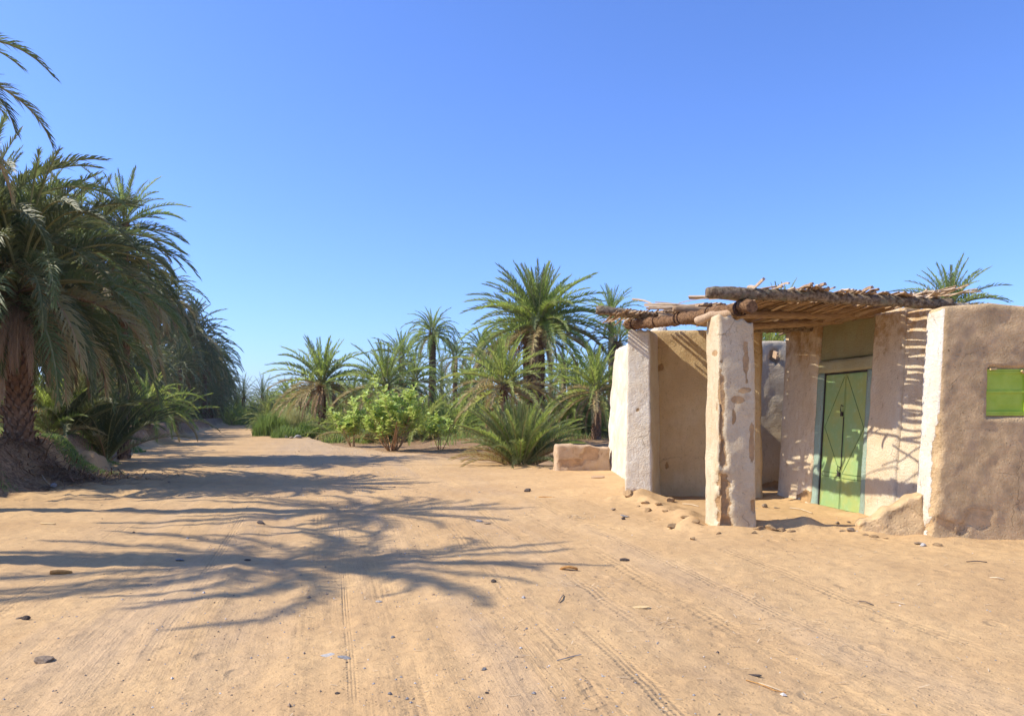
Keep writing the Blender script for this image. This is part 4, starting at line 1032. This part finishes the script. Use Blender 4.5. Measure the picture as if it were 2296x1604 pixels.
rock('brown mud lump in front of the ridge left of the front pillar', 1508, 1180, 30, M_CLOD, .4, .6, 10, rz=.5)
rock('crumbled clod on the sand straight below the front pillar left side', 1552, 1209, 18, M_CLOD, .5, .8, 11)
rock('brown rubble lump inside the porch right of the front pillar', 1716, 1137, 17, M_STONE, .8, .8, 12)
rock('thin brown shard beside the rubble lump inside the porch', 1742, 1139, 18, M_STONE, .25, .5, 13)
rock('dark brown stone lying in the strip of pillar shadow', 1908, 1190, 20, M_STONE, .55, .7, 14)
rock('flat slab just left of the dark stone in the pillar shadow', 1888, 1190, 16, M_STONE, .22, .8, 15)
rock('little brown stone before the green door', 1877, 1174, 10, M_STONE, .7, .8, 16)
rock('smaller brown stone right of the one before the green door', 1903, 1171, 12, M_STONE, .5, .8, 17)
rock('grey white stone at the foot of the house corner', 2068, 1223, 16, M_PALE, .55, .8, 18)
rock('dark flat stone tucked behind the white one at the house corner', 2060, 1219, 20, M_STONE, .35, .8, 19)
rock('flat white stone at the right end of the middle shadow', 1073, 1168, 18, M_PALE, .3, .8, 20)
rock('brownish flat stone beside the white one at the end of the middle shadow', 1092, 1174, 16, M_STONE, .3, .7, 21)
rock('pale flat rock sunk in the road near the bottom middle', 735, 1468, 34, M_PALE, .18, .7, 22, sink=.42)
rock('grey flat rock sunk in the road right of the pale one', 772, 1475, 36, M_GSTONE, .12, .5, 23, sink=.42)
rock('grey stone lying on the bank slope at the left', 121, 1090, 18, M_GSTONE, .55, .8, 24)
rock('dark boulder with grass at its foot on the road edge', 287, 975, 24, M_STONE, .9, .9, 25)
rock('small grey stone right of the lower middle', 880, 1429, 12, M_GSTONE, .5, .8, 26)
rock('small pale grey stone at the bottom, in the middle tracks', 874, 1556, 12, M_GSTONE, .6, .8, 27)
rock('small dark stone at the bottom left of the middle tracks', 755, 1555, 13, M_DARK, .4, .8, 28)
rock('small dark stone at the bottom right of the middle tracks', 1091, 1553, 10, M_DARK, .5, .8, 29)
rock('small grey stone at the right of the middle tracks', 1084, 1501, 12, M_GSTONE, .6, .8, 30)
rock('pale pebble lower centre beneath the star shaped shadow', 848, 1349, 18, M_PALE, .3, .6, 31)
rock('tan pebble at the left foot of the star shaped shadow', 405, 1256, 22, M_GSTONE, .35, .7, 32)
rock('grey pebble under the crown shadow', 553, 1256, 16, M_DARK, .35, .7, 33)
rock('flat grey slab propped on a dark block in front of the porch', 1399, 1158, 22, M_GSTONE, .14, .7, 34, sink=-.35)
rock('dark block under the grey slab in front of the porch', 1397, 1164, 11, M_DARK, .6, .8, 35)
rock('dark stone half sunk at the back pillar foot', 1375, 1143, 13, M_STONE, .5, .7, 36)
for i, (px, py, w) in enumerate([(1446, 1128, 24), (1432, 1135, 14), (1475, 1131, 16), (1500, 1121, 26), (1452, 1146, 26), (1490, 1146, 14), (1535, 1160, 22), (1560, 1172, 22), (1702, 1184, 26), (1728, 1186, 34), (1752, 1190, 26), (1772, 1191, 22), (1940, 1199, 16), (1958, 1204, 22), (1985, 1207, 14), (1690, 1195, 18), (1610, 1196, 14), (2100, 1222, 20), (1412, 1108, 34)]):
    LMP.append(rock('mud lump fallen from the crumbling porch foundation', px, py, w * .95, M_CLOD, .55, .75, 60 + i, sink=.40, name='mud_lump', cat='mud lump', group='mud lumps round the porch'))
# broken palm stubs, bark, twigs
def chip(label, px, py, w, mat, name='wood_chip', cat='wood chip', h=.16, d=.42, rz=0., curl=.0, sink=.1, seed=0):
    x, y, z = GP(px, py); s = w / 1785.0 * y; q = MB(); n = 8; rr = random.Random(int(px))
    top = []; bot = []
    for i in range(n + 1):
        f = i / n; hw_ = d * .5 * (math.sin(math.pi * (.12 + .8 * f)) ** .6) * rr.uniform(.9, 1.1); zz = curl * math.sin(math.pi * f)
        top += [(f - .5, -hw_, zz + h * .6), (f - .5, 0, zz + h), (f - .5, hw_, zz + h * .6)]; bot += [(f - .5, -hw_ * .9, zz), (f - .5, hw_ * .9, zz)]
    q.v = top + bot; o = 3 * (n + 1)
    for i in range(n):
        a, b = 3 * i, 3 * i + 3; c, e = o + 2 * i, o + 2 * i + 2
        q.f += [(a, b, b + 1, a + 1), (a + 1, b + 1, b + 2, a + 2), (a, c, e, b), (a + 2, b + 2, e + 1, c + 1), (c, c + 1, e + 1, e)]
    q.f += [(0, 1, 2, o + 1, o), (3 * n, o + 2 * n, o + 2 * n + 1, 3 * n + 2, 3 * n + 1)]; q.m = [0] * len(q.f)
    ob = q.build(name, mat, None, loc=(x, y, z - s * h * sink), rot=(R.uniform(-.1, .1), R.uniform(-.06, .06), rz), sc=s)
    return tag(ob, label, cat)
chip('orange brown palm stub lying on the left part of the star shaped shadow', 137, 1286, 46, M_OWOOD, 'palm_stub', 'palm stub', .18, .26, .12, .05)
chip('yellow wood chip near the left edge between two shadows', 107, 1175, 33, M_YWOOD, h=.12, d=.25)
chip('oval yellow wood disc on the open sand, right of the middle', 1436, 1361, 38, M_YWOOD, h=.10, d=.55, rz=.05)
chip('curved brown bark piece at the right tip of the star shaped shadow', 1275, 1277, 40, M_OWOOD, 'bark_piece', 'bark', .14, .3, -.25, .12)
chip('dark curled bark piece on the sand before the front pillar', 1400, 1257, 22, M_DARK, 'bark_piece', 'bark', .25, .35, -.35, .1)
chip('tan slab of split wood on the sand by the low wall', 1340, 1071, 30, M_WOOD, h=.2, d=.5, rz=-.1)
chip('reddish scrap on the sand between dark stone and back pillar', 1225, 1114, 36, M_OWOOD, 'bark_piece', 'bark', .05, .5)
chip('dark blue scrap near the bottom right', 1690, 1513, 32, M_DARK, 'scrap', 'scrap', .08, .35, -.3)
def twig(label, pts, mat=M_STRAW, r=1.2, name='twig', cat='twig'):
    P = [Vector(GP(px, py)) for px, py in pts]; o0 = P[0].copy(); q = MB()
    rr_ = r / 1785 * P[0].y
    q.tube([p - o0 + Vector((0, 0, rr_ * 1.6 + (rr_ * 2 if i % 2 else 0))) for i, p in enumerate(P)], [rr_] * len(P), 5)
    return tag(q.build(name, mat, None, loc=o0), label, cat)
twig('long reddish dry stalk near the bottom right', [(1672, 1525), (1705, 1537), (1735, 1549), (1762, 1556)], M_OWOOD, 1.3)
twig('second dry stalk lying along the long reddish one', [(1700, 1531), (1730, 1543), (1755, 1552)], M_STRAW, 1.2)
twig('crooked grey twig across the tread marks at the bottom', [(1248, 1482), (1270, 1478), (1285, 1472), (1303, 1470)], M_GSTONE, 1.3)
twig('thin dark stick on the sand before the house wall', [(2166, 1260), (2190, 1261), (2212, 1261)], M_DARK, 1.2)
twig('pale sliver right of the thin dark stick', [(2218, 1296), (2235, 1298), (2250, 1300)], M_STRAW, 1.2)
twig('dark short stick on the open sand at the right', [(1925, 1348), (1940, 1352), (1957, 1357)], M_DARK, 1.2)
twig('pale straw right of the dark short stick', [(1994, 1351), (2010, 1352), (2028, 1355)], M_STRAW, 1.0)
twig('brown stick pointing away from the camera near the shadow tip', [(1252, 1351), (1258, 1343), (1263, 1335)], M_STONE, 1.5)
twig('curly bleached twig on the bank slope below the grass', [(94, 1066), (98, 1075), (106, 1083), (112, 1089)], M_STRAW, 1.2)
twig('pale stick lying in front of the door step', [(1770, 1139), (1795, 1144), (1820, 1151)], M_STRAW, 1.0)
twig('pale stick at the foot of the porch rear wall', [(1530, 1130), (1548, 1133), (1566, 1136)], M_STRAW, 1.0)
twig('dry stalk lying right of the large shrub', [(960, 1003), (985, 1002), (1008, 1003)], M_STRAW, 1.0)
# pebbles and straw nobody could count
q = MB(); qs = MB()
oct_v = [Vector(v) for v in ((1, 0, 0), (-1, 0, 0), (0, 1, 0), (0, -1, 0), (0, 0, 1), (0, 0, -1))]; oct_f = [(0, 2, 4), (2, 1, 4), (1, 3, 4), (3, 0, 4), (2, 0, 5), (1, 2, 5), (3, 1, 5), (0, 3, 5)]
XY = []
for i in range(4200):
    y = 3.0 + 32 * R.random() ** 1.8; lane_ = R.random() < .6
    if vnoise(np.array([y * .9]), np.array([R.random() * 3]), seed=90)[0] < -.25: y *= 1.1
    x = (R.gauss(R.choice((-.9, .6, 1.6)), .6) - .235 * y) if lane_ else R.uniform(-.72, .72) * y
    XY.append((x, y))
A = np.array(XY); Z = terrain(A[:, 0], A[:, 1])
for (x, y), z in zip(XY, Z):
    s = (.0028 + .006 * R.random() ** 2) * (1 + y * .045) * (2.0 if R.random() < .05 else 1); a = R.uniform(0, 3.14); k = R.random()
    mi = 0 if k < .45 else (1 if k < .75 else (2 if k < .83 else 3))
    M = Matrix.Translation((x, y, z + s * .2)) @ Matrix.Rotation(a, 4, 'Z') @ Matrix.Diagonal((s, s * R.uniform(.5, .9), s * R.uniform(.4, .8), 1))
    q.add([M @ v for v in oct_v], oct_f, mi)
tag(q.build('pebbles', [M_STONE, M_GSTONE, M_DARK, M_PALE]), 'scattered pebbles and grit on the sandy road', 'pebbles', kind='stuff')
XY = []
for i in range(900):
    y = 3.2 + 22 * R.random() ** 1.4; XY.append((R.uniform(-.3, .72) * y, y))
for (px, py, n, sp) in ((1298, 1160, 90, .13), (1490, 1396, 40, .07), (1335, 1310, 25, .12), (1225, 1113, 40, .12), (1640, 1290, 40, .3), (1760, 1400, 60, .35), (1270, 1310, 20, .05), (1905, 1240, 60, .4)):
    g = GP(px, py)
    for i in range(n): XY.append((g[0] + R.gauss(0, sp), g[1] + R.gauss(0, sp * 1.2)))
A = np.array(XY); Z = terrain(A[:, 0], A[:, 1])
for (x, y), z in zip(XY, Z):
    L = R.uniform(.015, .06) * (1 + y * .03); a = R.uniform(0, 6.28); d = Vector((math.cos(a), math.sin(a), R.uniform(-.05, .25))) * L; s = Vector((-d.y, d.x, 0)).normalized() * .0018 * (1 + y * .08)
    p0 = Vector((x, y, z + .004)); qs.add([p0 - s, p0 + s, p0 + d + s, p0 + d - s], [(0, 1, 2, 3)], 0 if R.random() < .65 else 1)
tag(qs.build('straw_bits', [M_STRAW, M_STONE]), 'bits of straw and wood shavings strewn over the sand', 'straw', kind='stuff')

# ------------------------------------------------------------------ thin dusty air
hz = MB(); hz.box((-3200, -60, -2.0), (3200, 3200, 24))
hm = bpy.data.materials.new('dusty_air'); hm.use_nodes = True; hm.node_tree.nodes.clear()
ho = hm.node_tree.nodes.new('ShaderNodeOutputMaterial'); hv = hm.node_tree.nodes.new('ShaderNodeVolumePrincipled')
hv.inputs['Color'].default_value = (.97, .97, 1, 1); hv.inputs['Density'].default_value = HAZE; hv.inputs['Anisotropy'].default_value = .2
hm.node_tree.links.new(hv.outputs[0], ho.inputs['Volume'])
tag(hz.build('haze', hm), 'thin dusty air over the whole oasis', 'haze', kind='stuff')

# labels of look-alikes: tell them apart by hue, size and the neighbour they stand by
LM_R = [(560, 'the far palm pair'), (640, 'the pale grass clump'), (722, 'the brown skirted palm'), (790, 'the sparse left shrub'), (880, 'the large pale shrub'), (969, 'the slender palm'),
        (1018, 'the small brown trunked palm'), (1128, 'the yellow young palm'), (1207, 'the biggest palm'), (1280, 'the stubby orange trunk'), (1336, 'the palm by the house')]
LM_L = [(205, 'the second trunk'), (262, 'the spiky topped palm'), (350, 'the reddish trunk'), (388, 'the leaning palm'), (428, 'the pale tufted palm'), (468, 'the third last palm'), (500, 'the last left palm')]
def relabel(group, what, lms, y0, dy, near, far):
    for o in [o for o in bpy.data.objects if o.get('group') == group and not o.parent]:
        px = 1147.5 + 1785 * o.location.x / o.location.y
        k, nm = min(lms, key=lambda q: abs(q[0] - px))
        ms = [c for c in o.children if c.name.startswith(('crown', 'frond'))]
        mn = [c.data.materials[0].name for c in ms[:6]]
        hue = 'yellowish' if any('yellow' in m for m in mn) else ('dark' if all('blue' in m or 'dark' in m for m in mn) else 'green')
        zt = max(c.location.z for c in ms); sc = ms[0].scale[0]
        big = ('low', 'middling', 'tall')[0 if zt < 1.2 else (1 if zt < 4 else 2)] if 'bush' not in what else ('small' if sc < 1.5 else 'broad')
        side = 'left of' if px < k - 9 else ('right of' if px > k + 9 else 'behind')
        o['label'] = ' '.join(('%s %s %s %s %s %s' % (big, hue, what, near if o.location.y < y0 + dy else far, side, nm)).split())
relabel('palm bushes in the garden undergrowth', 'palm bush', LM_R, 40, 11, 'in front', 'further back')
relabel('young palms behind the garden', 'young palm', LM_R, 66, 13, 'in the middle distance', 'deep in the grove')
relabel('palms on the skyline', 'hazy palm', LM_R, 130, 30, 'far off', 'at the horizon')
relabel('distant palms beyond the road', 'distant palm', LM_R, 80, 35, 'with straight trunk', 'fading in haze')
relabel('distant palm bushes at the end of the road', 'distant palm bush', LM_R, 74, 22, 'at the verge', 'in the thicket')
relabel('dark far part of the left grove', 'massed palm', LM_L, 76, 31, '', 'in the rear')
relabel('back row of the left palm grove', 'back row palm', LM_L, 30, 40, '', 'further off')
relabel('palm bushes lining the far left bank', 'bank palm bush', LM_L, 30, 40, '', 'further off')
LUMPS = ['large lump at the back pillar foot', 'small lump just right of the back pillar', 'lump lying highest on the ridge by the back pillar', 'lump at the foot of the porch rear wall', 'broad lump in the middle of the ridge', 'small lump below the middle of the ridge', 'lump halfway between the pillars', 'lump touching the mound left of the front pillar',
         'lump against the right base of the front pillar', 'biggest lump in the pillar shadow', 'third lump right of the front pillar', 'last lump in the row right of the front pillar', 'small lump at the left toe of the stub wall', 'lump in front of the left toe of the stub wall', 'small lump below the stub wall',
         'lump at the front right corner of the front pillar', 'small lump at the front left corner of the front pillar', 'lump at the foot of the brown house wall', 'mud block leaning on the front of the back pillar']
for i, o in enumerate([o for o in bpy.data.objects if o.get('group') == 'mud lumps round the porch']):
    o['label'] = LUMPS[LMP.index(o)] + ', sandy mud'
print('roof sticks', nst, 'objects', len(bpy.data.objects))
